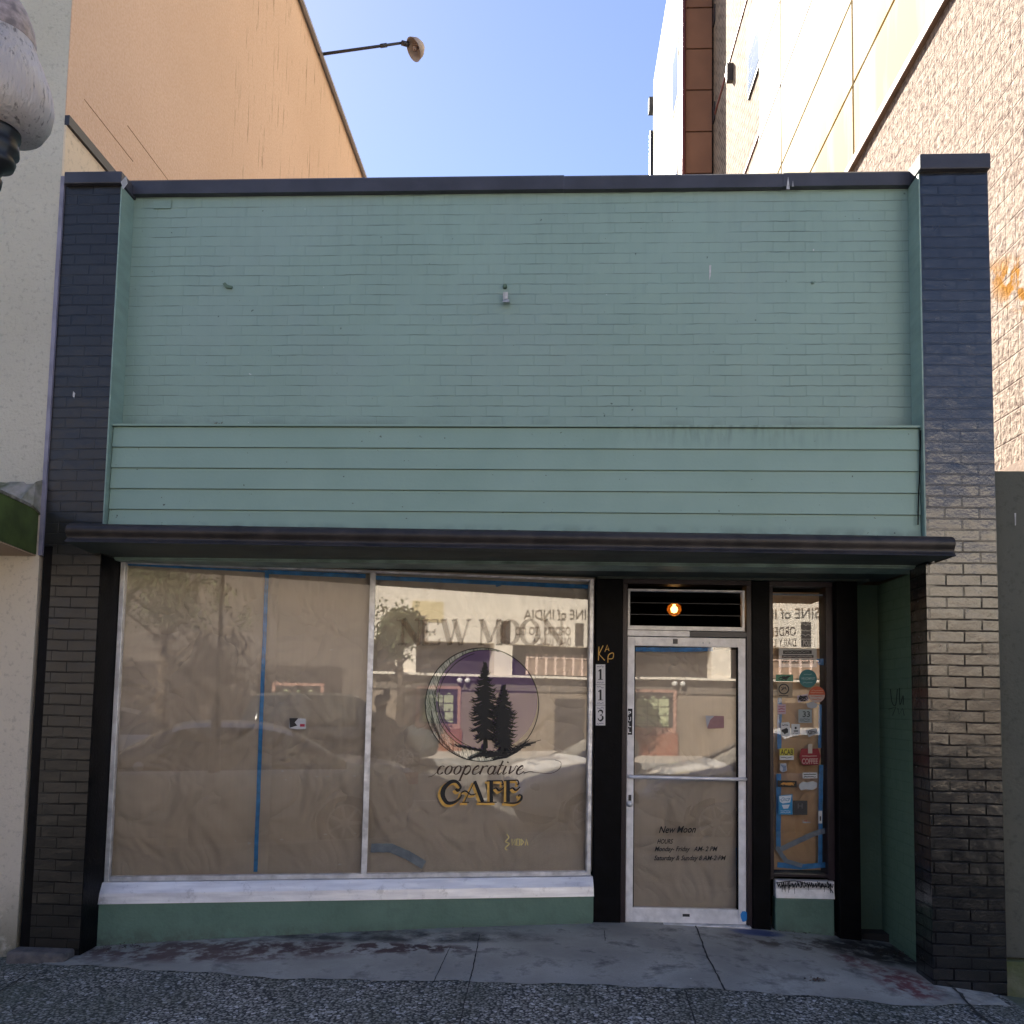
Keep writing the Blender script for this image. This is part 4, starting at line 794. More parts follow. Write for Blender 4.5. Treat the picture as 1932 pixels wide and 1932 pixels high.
sticker('sticker', [(232, 652), (290, 640), (296, 678), (236, 690)], (0.50, 0.40, 0.45), 'tilted pale pink sticker with dark scribbles beside the orange circle', [('ink', sketch(240, 650, 290, 682, 5, 7, 1.5), BLK)], off=SO + 0.0018)
sticker('sticker', [(283, 695), (320, 684), (347, 700), (338, 718), (310, 724), (290, 716)], (0.42, 0.42, 0.42), 'torn grey sticker just below the round orange one', [], off=SO + 0.0014)
sticker('sticker', bx(121, 699, 167, 755), (0.50, 0.36, 0.40), 'small pink sticker on the left edge under the tan one', [('ink', [squig(126, 162, 712, 1.2, 5), squig(126, 162, 726, 1.6, 6), squig(126, 162, 741, 1.2, 7)], (0.35, 0.05, 0.08))])
sticker('sticker', bx(238, 728, 314, 804), (0.30, 0.34, 0.33), 'grey square sticker with bold dark characters in mid sidelight', [('text', ('33', 262, 738, 303, 772), (0.05, 0.06, 0.06)), ('ink', [squig(246, 306, 783, 0.9, 3), squig(246, 306, 794, 0.9, 4)], (0.05, 0.06, 0.06))])
sticker('sticker', [(140, 803), (182, 799), (190, 806), (190, 872), (184, 880), (142, 878)], WHT, 'white portrait sticker with a black drawing in the left pair', [('poly', [blob(165, 850, 18, 16, 10, 0.3, 3)], BLK), ('ink', [squig(146, 184, 816, 1.4, 1)], BLK)])
sticker('sticker', bx(199, 810, 246, 870), WHT, 'small white card with a black chess piece like shape', [('poly', [blob(223, 832, 7, 8, 8, 0.2, 1), bx(212, 846, 236, 853)], BLK), ('ink', [squig(205, 240, 862, 0.8, 2)], BLK)])
sticker('sticker', [(279, 845), (340, 834), (347, 862), (296, 884)], (0.42, 0.42, 0.43), 'crooked silver grey sticker below the grey square', [('ink', sketch(290, 845, 340, 870, 8, 5, 0.9), (0.1, 0.1, 0.1))])
sticker('sticker', bx(133, 947, 212, 1012), WHT, 'yellow and white sticker with the black letters ACAB', [('poly', [bx(133, 947, 212, 987)], (0.55, 0.47, 0.04)), ('text', ('ACAB', 138, 952, 208, 984), BLK), ('ink', [squig(140, 205, 999, 1.0, 4)], BLK)])
sticker('sticker', [(255, 948), (350, 948), (363, 990), (350, 1040), (262, 1040), (243, 995)], (0.26, 0.012, 0.022), 'dark red badge shaped sticker reading COFFEE', [('text', ('COFFEE', 258, 1003, 347, 1034), (0.55, 0.35, 0.3)), ('poly', [bx(292, 922, 316, 975)], (0.50, 0.42, 0.33)), ('ink', [squig(258, 348, 990, 1.2, 4, 6, .8)], (0.55, 0.35, 0.3))], off=SO + 0.0012)
sticker('sticker', [(136, 1032), (170, 1030), (174, 1072), (150, 1082), (134, 1070)], (0.42, 0.45, 0.50), 'small pale blue grey torn sticker under the yellow one', [('ink', sketch(138, 1036, 170, 1076, 2, 6, 0.8), (0.15, 0.2, 0.3))])
sticker('sticker', [(262, 1083), (343, 1082), (344, 1114), (262, 1116)], WHT, 'white strip sticker with two lines of black print', [('ink', [squig(268, 338, 1093, 1.4, 1, 4, 2), squig(268, 338, 1106, 1.4, 2, 4, 2)], BLK)])
sticker('sticker', [(121, 1126), (228, 1130), (229, 1166), (121, 1162)], BLK, 'black rectangular sticker with an orange scrawl', [('ink', sketch(135, 1138, 218, 1156, 4, 7, 0.9), (0.6, 0.28, 0.05))])
sticker('sticker', [(241, 1150), (262, 1134), (290, 1138), (318, 1130), (343, 1140), (343, 1165), (318, 1180), (280, 1176), (252, 1182), (243, 1168)], (0.52, 0.53, 0.52), 'cloud shaped torn white sticker to the right of the black one', [])
sticker('sticker', [(126, 1212), (205, 1204), (205, 1318), (126, 1318)], (0.02, 0.24, 0.46), 'bright blue sticker with a white top near the bottom left', [('poly', [[(130, 1216), (200, 1209), (192, 1250), (150, 1256), (134, 1246)], [(145, 1264), (190, 1262), (180, 1284), (155, 1286)]], (0.6, 0.66, 0.7)), ('ink', [squig(138, 196, 1238, 1.2, 1, 6, 8), squig(138, 196, 1228, 1.0, 2, 6, 5)], (0.05, 0.2, 0.35)), ('ink', [squig(138, 196, 1298, 1.0, 3), squig(138, 196, 1308, 1.0, 9)], (0.5, 0.6, 0.7))])
sticker('sticker', bx(209, 1240, 288, 1320), (0.035, 0.035, 0.037), 'square charcoal sticker with a grey letter H', [('text', ('H', 234, 1256, 262, 1284), (0.12, 0.12, 0.12)), ('ink', [([(214, 1246), (283, 1246), (283, 1314), (214, 1314), (214, 1246)], 0.7)], (0.10, 0.10, 0.10))])
sticker('sticker', bx(350, 1297, 371, 1368), WHT, 'narrow upright white sticker on the lower right tape', [('poly', [blob(361, 1340, 5, 16, 8, 0.2, 1)], BLK)], off=SO)
sticker('sticker', [(264, 1345), (266, 1358), (306, 1360), (306, 1364), (262, 1366)], (0.5, 0.5, 0.5), 'thin L shaped scrap of white sticker low on the sidelight', [('ink', [squig(272, 292, 1354, 1.6, 3)], (0.45, 0.05, 0.04))])
# stickers on the big panes and door
def wsticker(poly, col, label, pl, inkc=None, extra=None):
    P = poly; o = MB().slab([pl(x, y, SO) for x, y in P][::-1], WN if pl is onW else DN, 0.0008).build('sticker', cm(col)); tag(o, label, 'sticker')
    if extra:
        for Q, c in extra: MB().add([pl(x, y, SO + 0.0007) for x, y in Q][::-1], [tuple(range(len(Q)))]).build('panel', cm(c), o)
    return o
wsticker([(546, 1355), (577, 1356), (577, 1375), (560, 1376), (546, 1374)], (0.5, 0.5, 0.52), 'small white and black torn sticker right of the long blue tape', onW, None, [([(546, 1355), (563, 1355), (556, 1363), (561, 1369), (547, 1373)], BLK), ([(566, 1366), (575, 1366), (575, 1371), (566, 1371)], (0.4, 0.02, 0.05))])
wsticker([(1331, 1350), (1366, 1351), (1366, 1374), (1335, 1375)], (0.34, 0.18, 0.18), 'faded pink sticker with a curled silver corner on the door glass', onD, None, [([(1331, 1350), (1348, 1351), (1340, 1358), (1334, 1374)], (0.42, 0.42, 0.45))])
# number tiles and painted initials on the post
OP = 0.046
post_pl = lambda u, v, off=0.0: onD(u, v, OP + off)
for i, n_ in enumerate('113'):
    y0 = 1253.5 + i * 38.6
    t_ = MB().slab([post_pl(1124, y0 + 38, 0.004), post_pl(1142, y0 + 38, 0.004), post_pl(1142, y0, 0.004), post_pl(1124, y0, 0.004)], DN, 0.004).build('number_tile', mat('tile', (0.62, 0.60, 0.60), 0.35, var=0.05), cafe)
    ink(serif(n_, 1126.5, y0 + 9, 1139.5, y0 + 29), 0.005, M['ink'], 'numeral', t_, post_pl)
    ink([squig(1126, 1140, y0 + 4.5, 0.9, i + 3, 1.6, 1.6), squig(1126, 1140, y0 + 34.5, 0.9, i + 9, 1.6, 1.6)], 0.005, mat('tile_blue', (0.08, 0.09, 0.16), 0.5), 'flourish', t_, post_pl)
ink([([(1130, 1220), (1129, 1246)], 1.5), ([(1138, 1218), (1130, 1234), (1141, 1246)], 1.5), ([(1141, 1230), (1146, 1217), (1149, 1228)], 1.2), ([(1142, 1226), (1149, 1224)], 1.0), (spline([(1147, 1250), (1148, 1236), (1157, 1232), (1156, 1242), (1148, 1243)], 4), 1.4)], 0.003, M['gold'], 'painted_initials', cafe, post_pl)
# recess at the right: back panel, side wall, jambs
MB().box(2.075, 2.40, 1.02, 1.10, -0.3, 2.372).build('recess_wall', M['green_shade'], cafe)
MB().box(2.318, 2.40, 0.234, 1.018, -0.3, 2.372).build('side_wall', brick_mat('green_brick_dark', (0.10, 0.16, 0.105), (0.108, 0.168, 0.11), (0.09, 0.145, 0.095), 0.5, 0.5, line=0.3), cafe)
MB().box(2.222, 2.2275, -0.001, 0.233, -0.25, 2.368).build('jamb', M['black_brick'], cafe)
MB().box(-2.8615, -2.856, -0.001, 0.24, -0.25, 2.368).build('jamb', M['black_paint'], cafe)
MB().box(-2.94, -2.862, 0.19, 0.30, -0.25, 2.368).build('jamb', M['black_paint'], cafe)
mb = MB(); plX = lambda u, v, off=0: atX(u, v, 2.3165 - off)
ink([(spline([(1680, 1300), (1683, 1325), (1690, 1330), (1693, 1300)], 4), 1.5), (spline([(1697, 1298), (1698, 1330), (1704, 1312), (1704, 1330)], 4), 1.5), ([(1676, 1338), (1690, 1334), (1684, 1350)], 1.3), ([(1694, 1336), (1696, 1348), (1703, 1336), (1706, 1350)], 1.4)], 0.001, M['ink'], 'graffiti', cafe, plX)
# fittings on the upper wall
c0 = atY(955, 568, 0.16)
fx = thing('wall_bracket', (c0.x, c0.y, c0.z), 'small rusty white bracket left on the green brick wall', 'bracket')
MB().box(c0.x - 0.018, c0.x + 0.012, 0.118, 0.158, c0.z - 0.005, c0.z + 0.040).build('bracket_body', M['worn'], fx)
MB().add([(c0.x - 0.02, 0.10, c0.z - 0.035), (c0.x + 0.025, 0.10, c0.z - 0.035), (c0.x + 0.028, 0.158, c0.z - 0.01), (c0.x - 0.022, 0.158, c0.z - 0.006), (c0.x - 0.016, 0.12, c0.z - 0.008), (c0.x + 0.02, 0.12, c0.z - 0.008)], [(0, 1, 2, 3), (0, 4, 5, 1)]).build('clip', M['worn'], fx)
c1 = atY(953, 542, 0.16); tag(MB().lathe((c1.x, 0.158, c1.z), [(0.014, 0), (0.014, -0.02), (0.006, -0.024), (0, -0.024)], 12, 'y').build('bolt', M['green_shade']), 'round green painted bolt above the white bracket', 'bolt')
c2 = atY(1533, 534, 0.16); tag(MB().lathe((c2.x, 0.158, c2.z), [(0.010, 0), (0.010, -0.015), (0, -0.016)], 10, 'y').build('bolt', M['green_wood']), 'small painted bolt on the right part of the green wall', 'bolt')
mb = MB(); ps = [atY(x, y, 0.153) for x, y in ((421, 537), (426, 534), (431, 539), (439, 541), (438, 545), (428, 544), (424, 541))]; mb.slab(ps[::-1], Vector((0, -1, 0)), -0.012); tag(mb.build('anchor_stub', M['green_shade']), 'broken dark anchor stub on the left part of the green wall', 'anchor')
mb = MB(); r2 = random.Random(4)
c3 = atY(406, 801, 0.10)
for i in range(26):
    a = r2.uniform(0, 6.28); q = Vector((c3.x + r2.gauss(0, 0.018), 0.10 + r2.uniform(-.03, .03), 3.222 + abs(r2.gauss(0, 0.012)))); mb.add([q, q + Vector((0.02 * math.cos(a), 0.004, 0.012)), q + Vector((0.008, 0.01, 0.022 * math.sin(a) ** 2))], [(0, 1, 2)])
tag(mb.build('moss_tuft', mat('moss', (0.05, 0.06, 0.03), 0.9, col2=(0.25, 0.25, 0.2))), 'little dark moss clump on the ledge above the siding', 'moss')
mb = MB(); a = atY(290, 379, 0.152); b = atY(322, 393, 0.152); mb.box(a.x, b.x, 0.150, 0.158, b.z, a.z); mb.build('wall_patch', M['green_wood'], cafe)
# cable down the right edge of the siding
pts = [atY(u, v, 0.02) for u, v in ((1737, 812), (1736, 850), (1735, 900), (1733, 935), (1732, 990))]
tag(MB().tube(spline([tuple(p) for p in pts], 4), 0.004, 6).build('cable', M['black_paint']), 'thin dark cable hanging down the right end of the green siding', 'cable')

# ------------------------------------------------------------------ left neighbour
def stucco(name, c, c2, sc=14.0, st=0.8, grime=None):
    m = bpy.data.materials.new(name); m.use_nodes = True; b = m.node_tree.nodes['Principled BSDF']; g = NG(m); x, y, z = g.xyz()
    cc = g.mix(g.ramp(g.noise(1.1, 6), 0.35, 0.65), c, c2)
    cc = g.mix(g.m('MULTIPLY', g.ramp(g.noise(26, 6, rough=0.7), 0.54, 0.64), 0.5), cc, tuple(v * 0.6 for v in c))
    if grime:
        z0, z1, gc = grime; cc = g.mix(g.m('MULTIPLY', g.ramp(z, z1, z0), g.ramp(g.noise(5, 6, rough=0.7), 0.38, 0.55)), cc, gc)
    g.L.new(cc, b.inputs['Base Color']); b.inputs['Roughness'].default_value = 0.85
    g.L.new(g.bump(g.noise(sc * 3, 5, rough=0.65), st, 0.012), b.inputs['Normal']); return m
M['cream_stucco'] = stucco('cream_stucco', (0.50, 0.47, 0.38), (0.56, 0.53, 0.44), 16, 0.9)
M['cream_low'] = stucco('cream_low', (0.55, 0.49, 0.40), (0.60, 0.53, 0.43), 20, 0.3, (-0.2, 0.35, (0.12, 0.11, 0.06)))
def orange_mat():
    m = bpy.data.materials.new('orange_stucco'); m.use_nodes = True; b = m.node_tree.nodes['Principled BSDF']; g = NG(m); x, y, z = g.xyz()
    c = g.mix(g.ramp(g.noise(0.6, 5), 0.35, 0.65), (0.66, 0.47, 0.335), (0.71, 0.51, 0.37))
    c = g.mix(g.m('MULTIPLY', g.ramp(g.noise(60, 4), 0.4, 0.65), 0.3), c, (0.50, 0.27, 0.14))
    run = g.noise(1.0, 6, vec=g.comb(g.m('MULTIPLY', y, 17.0), g.m('MULTIPLY', z, 1.0)), rough=0.7)
    msk = g.m('MULTIPLY', g.ramp(run, 0.585, 0.61), g.m('MULTIPLY', g.ramp(g.noise(2.2, 5), 0.40, 0.5), g.ramp(y, 2.2, 3.2)))
    c = g.mix(g.m('MULTIPLY', msk, 0.6), c, (0.20, 0.10, 0.045))
    g.L.new(c, b.inputs['Base Color']); b.inputs['Roughness'].default_value = 0.9
    g.L.new(g.bump(g.noise(45, 5), 0.5, 0.01), b.inputs['Normal']); return m
M['orange'] = orange_mat(); M['cream_side'] = stucco('cream_side', (0.66, 0.54, 0.38), (0.72, 0.60, 0.44), 20, 0.3)
HB = 10.03
nb = thing('stucco_building', (-7, 0, 0), 'tall neighbouring building with cream stucco front and plain orange side wall', 'building')
MB().box(-14, -3.268, 0.0, 0.30, 2.78, HB).build('front_wall', M['cream_stucco'], nb)
MB().box(-14, -3.262, 0.003, 0.30, -0.3, 2.62).build('lower_front_wall', M['cream_low'], nb)
MB().box(-3.267, -3.2625, 0.002, 0.302, 5.29, HB).box(-3.5, -3.2625, 0.3021, 20.0, 5.29, HB).build('side_wall', M['orange'], nb)
MB().box(-3.267, -3.255, 0.002, 0.302, 3.0, 5.22).box(-3.5, -3.255, 0.3021, 20.0, 3.0, 5.22).build('lower_side_wall', M['cream_side'], nb)
MB().box(-3.267, -3.235, 0.002, 20.0, 5.222, 5.288).build('side_flashing', M['dark_metal'], nb)
MB().box(-14, -3.51, 0.302, 20.0, 9.6, 9.7).box(-14, -13.7, 0.302, 20, -0.3, 9.6).box(-14, -3.2, 20.0, 20.3, -0.3, HB).box(-13.7, -3.51, 0.302, 0.4, -0.3, 9.5).build('roof', M['roofing'], nb)
MB().box(-3.56, -3.215, -0.03, 20.05, HB + 0.001, HB + 0.05).box(-3.225, -3.19, -0.03, 20.05, HB - 0.04, HB).build('parapet_flashing', mat('flash', (0.32, 0.32, 0.34), 0.4, 0.5), nb)
MB().box(-14, -3.262, -0.002, 0.30, 5.93, 5.94).build('score_line', M['joint'], nb) if False else None
for (ua, va, ub, vb) in ((160, 170, 250, 320), (240, 250, 330, 345)):
    a, b = atX(ua, va, -3.2615), atX(ub, vb, -3.2615); m_ = (a.z + b.z) / 2; MB().box(-3.262, -3.2600, a.y, b.y, m_ - 0.002, m_ + 0.002).build('crack', mat('crackbrown', (0.25, 0.14, 0.07), 0.9), nb)
MB().box(-14, -5.6, 0.4, 5.0, 9.71, 15.5).build('shade_block', M['cream_side'], nb)  # unseen block added to throw shade on the road
# broken ledge and mossy top of the awning
led = MB(); r2 = random.Random(8); n_ = 40; vs2 = []
for i in range(n_ + 1):
    x = -14 + (14 - 3.262) * (i / n_) ** 0.4; vs2 += [(x, -0.10 + r2.uniform(-.015, .015), 2.66 + r2.uniform(-.01, .01)), (x, -0.07 + r2.uniform(-.02, .02), 2.79 + r2.uniform(-.03, .03) - 0.05 * (i < n_)), (x, 0.02, 2.86 + r2.uniform(-.02, .02)), (x, 0.02, 2.62)]
led.add(vs2, [(i * 4 + j, (i + 1) * 4 + j, (i + 1) * 4 + (j + 1) % 4, i * 4 + (j + 1) % 4) for i in range(n_) for j in range(4)]); led.add([Vector(v) for v in vs2[-4:]], [(0, 1, 2, 3)])
led.build('broken_ledge', mat('ledge', (0.32, 0.30, 0.27), 0.9, bump=0.9, bs=30, col2=(0.10, 0.11, 0.05), vs_=9), nb)
aw = thing('awning', (-5, 0, 2.3), 'olive green metal awning at the left edge of the photo', 'awning')
ap = [atX(83, 968, -3.28), atX(0, 930, -3.28), atX(0, 1020, -3.28), atX(78, 1050, -3.28)]
ya, za1, za0 = ap[1].y, ap[1].z, ap[2].z; yb_, zb1, zb0 = -0.002, ap[0].z, ap[3].z
ext = 0.5                                          # the slanting end carries on past the frame
sl1, sl0 = (za1 - zb1) / (ya - yb_), (za0 - zb0) / (ya - yb_)
yf = ya - ext; zf1, zf0 = za1 + sl1 * (yf - ya), za0 + sl0 * (yf - ya)
M['olive'] = mat('olive', (0.060, 0.085, 0.022), 0.55, var=0.3, vs_=7, bump=0.2, bs=20)
def pr(mb, x0, x1, q): k = len(q); mb.add([(x0, y, z) for y, z in q] + [(x1, y, z) for y, z in q], [tuple(range(k)), tuple(range(2 * k - 1, k - 1, -1))] + [(i, (i + 1) % k, (i + 1) % k + k, i + k)[::-1] for i in range(k)]); return mb
pr(MB(), -9, -3.28, [(yb_, zb0 + 0.004), (yb_, zb1), (yf, zf1), (yf, zf0 + 0.004)]).build('fascia', M['olive'], aw)
pr(MB(), -9, -3.275, [(yb_, zb1 + 0.002), (yb_, zb1 + 0.02), (yf - 0.01, zf1 + 0.02), (yf - 0.01, zf1 + 0.002)]).build('edge_strip', mat('edgestrip', (0.10, 0.09, 0.07), 0.8, col2=(0.3, 0.29, 0.25), vs_=14), aw)
pr(MB(), -9, -3.282, [(yb_, zb0 - 0.006), (yb_, zb0), (yf, zf0), (yf, zf0 - 0.006)]).build('soffit', mat('tansoffit', (0.42, 0.30, 0.20), 0.7), aw)
# stone block at the foot of the left pilaster
a = atZ(32, 1800, -0.09); b = atZ(150, 1800, -0.09)
blk = MB().box(-3.24, -2.88, -0.13, -0.002, -0.22, -0.048).build('kerb_stone', mat('oldstone', (0.16, 0.14, 0.13), 0.9, bump=1.0, bs=40, col2=(0.09, 0.085, 0.085), vs_=20)); tag(bevel(blk, 0.02, 3), 'rough weathered stone block at the foot of the left pilaster', 'stone block')
# gooseneck lamp on the roof edge
h0 = atX(607, 103, -3.21); hd = atY(783, 92, h0.y)
gl = thing('roof_lamp', tuple(h0), 'dish shaped lamp on a thin arm from the orange wall roofline', 'lamp')
hk = atY(765, 80, h0.y)
MB().tube([h0 + Vector((-0.04, 0, 0)), h0.lerp(hk, 0.7), hk], [0.020, 0.018, 0.016], 8).build('arm', M['dark_metal'], gl)
MB().tube([h0.lerp(hk, 0.70), h0.lerp(hk, 0.78)], 0.026, 8).build('collar', M['dark_metal'], gl)
sh = MB(); sh.lathe((0, 0, 0), [(0.012, 0.10), (0.05, 0.085), (0.095, 0.04), (0.118, -0.02), (0.112, -0.02), (0.09, 0.03), (0.0, 0.07)], 24)
dirv = Vector((-0.7, -0.35, -0.62)).normalized(); rot = Vector((0, 0, -1)).rotation_difference(dirv).to_matrix()
sh.map(lambda p: rot @ Vector((p.x * 1.25, p.y * 1.25, p.z * 1.35)) + hd + Vector((0, 0, 0.0))); sh.build('shade', mat('lampshade', (0.32, 0.27, 0.25), 0.5), gl)
MB().tube([hk - (hk - h0).normalized() * 0.05, hk + (hd - hk) * 0.35], 0.034, 10).build('neck', M['dark_metal'], gl)
bl = MB().lathe((0, 0, 0), [(0.0, -0.035), (0.03, -0.02), (0.035, 0.01), (0.02, 0.05)], 14); bl.map(lambda p: rot @ p + hd + rot @ Vector((0, 0, 0.0))); bl.build('bulb', mat('offbulb', (0.25, 0.18, 0.15), 0.2), gl)
# ------------------------------------------------------------------ right neighbours
def rough_mat():
    m = bpy.data.materials.new('rough_block'); m.use_nodes = True; b = m.node_tree.nodes['Principled BSDF']; g = NG(m); x, y, z = g.xyz()
    v1 = g.comb(g.m('MULTIPLY', y, 1.0), g.m('MULTIPLY', z, 1.0))
    n1 = g.noise(17.0, 8, vec=v1, rough=0.68, dist=0.6); n2 = g.noise(34.0, 5, vec=v1, rough=0.65)
    row = g.m('ABSOLUTE', g.m('SUBTRACT', g.m('FRACT', g.m('DIVIDE', z, 0.203)), 0.5)); jt = g.m('MAXIMUM', g.ramp(row, 0.46, 0.495), g.m('MULTIPLY', g.ramp(g.m('ABSOLUTE', g.m('SUBTRACT', g.m('FRACT', g.m('DIVIDE', y, 0.135)), 0.5)), 0.44, 0.49), 0.6))
    c = g.mix(g.ramp(n1, 0.36, 0.62), (0.15, 0.095, 0.08), (0.64, 0.52, 0.43))
    c = g.mix(g.m('MULTIPLY', g.ramp(n2, 0.35, 0.6), 0.3), c, (0.66, 0.54, 0.45))
    c = g.mix(g.m('MULTIPLY', jt, 0.32), c, (0.16, 0.11, 0.09))
    d = g.m('ADD', g.m('POWER', g.m('DIVIDE', g.m('ADD', y, 1.15), 0.60), 2.0), g.m('POWER', g.m('DIVIDE', g.m('ADD', g.m('SUBTRACT', z, 4.55), g.m('MULTIPLY', g.m('ADD', y, 1.1), -0.6)), 0.24), 2.0))
    c = g.mix(g.m('MULTIPLY', g.ramp(d, 1.0, 0.2), g.ramp(g.noise(9, 5), 0.42, 0.52)), c, (0.40, 0.17, 0.01))
    g.L.new(c, b.inputs['Base Color']); b.inputs['Roughness'].default_value = 0.95; b.inputs['Specular IOR Level'].default_value = 0.1
    h = g.m('SUBTRACT', g.m('ADD', n1, g.m('MULTIPLY', n2, 0.4)), g.m('MULTIPLY', jt, 0.3)); g.L.new(g.bump(h, 1.0, 0.10), b.inputs['Normal']); return m
M['rough'] = rough_mat()
RX = 3.3
rb = thing('block_building', (5, 2, 0), 'rough split face block building with sunlit side wall right of the cafe', 'building')
MB().box(RX, 3.7, 0.31, 24.0, 3.27, 7.53).build('block_wall', M['rough'], rb)
MB().box(RX - 0.01, 3.7, 0.31, 24.0, 2.9, 3.266).build('base_band', mat('brownband', (0.22, 0.15, 0.11), 0.8, var=0.2, bump=0.5), rb)
bevel(MB().box(RX - 0.05, 3.75, 0.25, 24.0, 7.531, 7.62).build('coping', mat('browncap', (0.16, 0.085, 0.05), 0.6, var=0.2), rb), 0.01)
MB().box(3.7, 14, 0.31, 24.0, 7.40, 7.50).box(3.7, 14, 0.31, 0.6, -0.3, 7.4).build('roof', M['roofing'], rb)
M['dark_stucco'] = stucco('dark_stucco', (0.075, 0.078, 0.062), (0.095, 0.095, 0.075), 18, 0.3)
lw = thing('stucco_annex', (5, 0, 0), 'low olive grey stucco wall flush with the right pilaster', 'wall')
zA = atY(1900, 889, 0.05).z
MB().box(2.655, 14, 0.05, 0.30, 0.06, zA).build('front_wall', M['dark_stucco'], lw)
MB().box(2.645, 14, 0.02, 0.30, -0.3, 0.045).build('plinth', mat('mossyplinth', (0.16, 0.16, 0.10), 0.9, bump=0.8, bs=20, col2=(0.09, 0.11, 0.04), vs_=6), lw)
q = [(1914, 968), (1917, 968), (1917, 990), (1915, 992)]; MB().add([atY(x, y, 0.045) for x, y in q], [(0, 3, 2, 1)]).build('paint_chip', M['worn'], lw)
MB().box(2.66, RX + 0.3, 0.31, 12, zA - 0.25, zA - 0.2).build('roof', M['roofing'], lw)
# tall panelled building behind
def panel_mat(name, c1, c2, stain, metal=0.0):
    m = bpy.data.materials.new(name); m.use_nodes = True; b = m.node_tree.nodes['Principled BSDF']; g = NG(m); x, y, z = g.xyz()
    st_ = g.m('MULTIPLY', g.ramp(z, 14.0, 10.2), g.ramp(g.noise(1.0, 4, vec=g.comb(g.m('MULTIPLY', y, 1.8), g.m('MULTIPLY', z, 0.25))), 0.2, 0.55))
    c = g.mix(g.m('MULTIPLY', st_, stain), g.mix(g.ramp(g.noise(0.4, 3), 0.3, 0.7), c1, c2), (0.36, 0.26, 0.11))
    g.L.new(c, b.inputs['Base Color']); b.inputs['Roughness'].default_value = 0.85; b.inputs['Specular IOR Level'].default_value = 0.1; return m
M['panel'] = panel_mat('panel', (0.54, 0.50, 0.40), (0.60, 0.56, 0.46), 0.9)
M['gap'] = mat('gap', (0.06, 0.03, 0.022), 0.7)
tb = thing('panelled_building', (8, 15, 0), 'tall modern building with white metal panels and brown column behind the block wall', 'building')
PXX = 4.2
yv = lambda u: atX(u, 300, PXX).y
yA, yB, yC = yv(1432), yv(1474), yv(1611)
zs = sorted(set(round(atX(u, v, PXX).z, 2) for u, v in ((1529, 0), (1600, 120), (1590, 330), (1545, 330))))
base_z = 6.0; rows = [6.0, 8.1, 9.35, 10.45, 11.75, 13.42, 15.1, 16.8, 18.5, 20.2, 22.0, 24.0]
cols = [0.4, 3.6, yC, yB, yA]; cols = sorted(cols)
mb = MB()
for i in range(len(cols) - 1):
    for j in range(len(rows) - 1): mb.box(PXX, PXX + 0.05, cols[i] + 0.035, cols[i + 1] - 0.035, rows[j] + 0.03, rows[j + 1] - 0.03)
mb.build('wall_panels', M['panel'], tb)
MB().box(PXX + 0.03, PXX + 0.4, 0.4, yA, 6.0, 24).build('backing_wall', M['gap'], tb)
MB().box(PXX - 0.01, PXX + 0.02, 0.4, yA, 13.38, 13.47).build('reveal_strip', M['gap'], tb)
yD = yv(1340)
M['grey_brick'] = brick_mat('grey_brick', (0.30, 0.225, 0.16), (0.26, 0.195, 0.14), (0.03, 0.02, 0.016), 0.9, 0.8, bw=0.40, rh=0.17, ms=0.03, line=0.7, spec=0.1)
MB().box(PXX + 0.10, PXX + 0.4, yA, yD + 0.3, 6.0, 24).build('brick_bay', M['grey_brick'], tb)
for z_ in (13.8, 17.9):
    MB().box(PXX + 0.07, PXX + 0.2, yA + 0.02, yD, z_, z_ + 0.08).build('string_course', mat('redline', (0.20, 0.06, 0.04), 0.6), tb)
M['winblue'] = mat('winblue', (0.16, 0.19, 0.22), 0.15, 0.0, spec=0.5)
for z0 in (11.6, 15.3, 19.0):
    f = MB().box(PXX + 0.055, PXX + 0.2, yA + 0.08, yA + 1.3, z0, z0 + 1.9).build('window', M['dark_metal'], tb)
    MB().box(PXX + 0.045, PXX + 0.054, yA + 0.16, yA + 1.22, z0 + 0.1, z0 + 0.95).build('pane', M['winblue'], f)
    MB().box(PXX + 0.045, PXX + 0.054, yA + 0.16, yA + 1.22, z0 + 1.02, z0 + 1.8).build('pane', M['gap'], f)
lf = atX(1375, 140, PXX); lyy = lf.y
MB().box(PXX - 0.06, PXX + 0.1, lyy - 0.07, lyy + 0.07, lf.z - 0.2, lf.z + 0.25).build('wall_light', M['dark_metal'], tb)
CX = atX(1290, 200, 3.5); cx0 = 3.5
yE = yD
xr = atY(1343, 300, yE).x; xl = atY(1291, 300, yE).x
mb = MB(); z = 6.0
M['terracotta'] = mat('terracotta', (0.24, 0.115, 0.065), 0.7, var=0.12, vs_=0.8)
ph = atY(1315, 100, yE).z - atY(1315, 178, yE).z
off0 = atY(1315, 92, yE).z
zz = off0 - 20 * ph
for i in range(40):
    mb.box(xl, xr, yE, yE + 1.0, zz + i * ph + 0.025, zz + (i + 1) * ph - 0.025) if zz + i * ph > 5 and zz + i * ph < 26 else None
mb.build('column_panels', M['terracotta'], tb)
MB().box(xl + 0.03, xr + 0.02, yE + 0.04, yE + 1.0, 5, 26).build('column_core', M['gap'], tb)
MB().tube([(xl - 0.03, yE - 0.06, 5), (xl - 0.03, yE - 0.06, 26)], 0.06, 8).build('downpipe', mat('pipebrown', (0.18, 0.06, 0.05), 0.4, 0.4), tb)
for z_ in (14.9, 17.8, 20.7):
    MB().box(xr + 0.02, xr + 0.25, yE - 0.25, yE, z_, z_ + 0.5).build('wall_light', M['dark_metal'], tb)
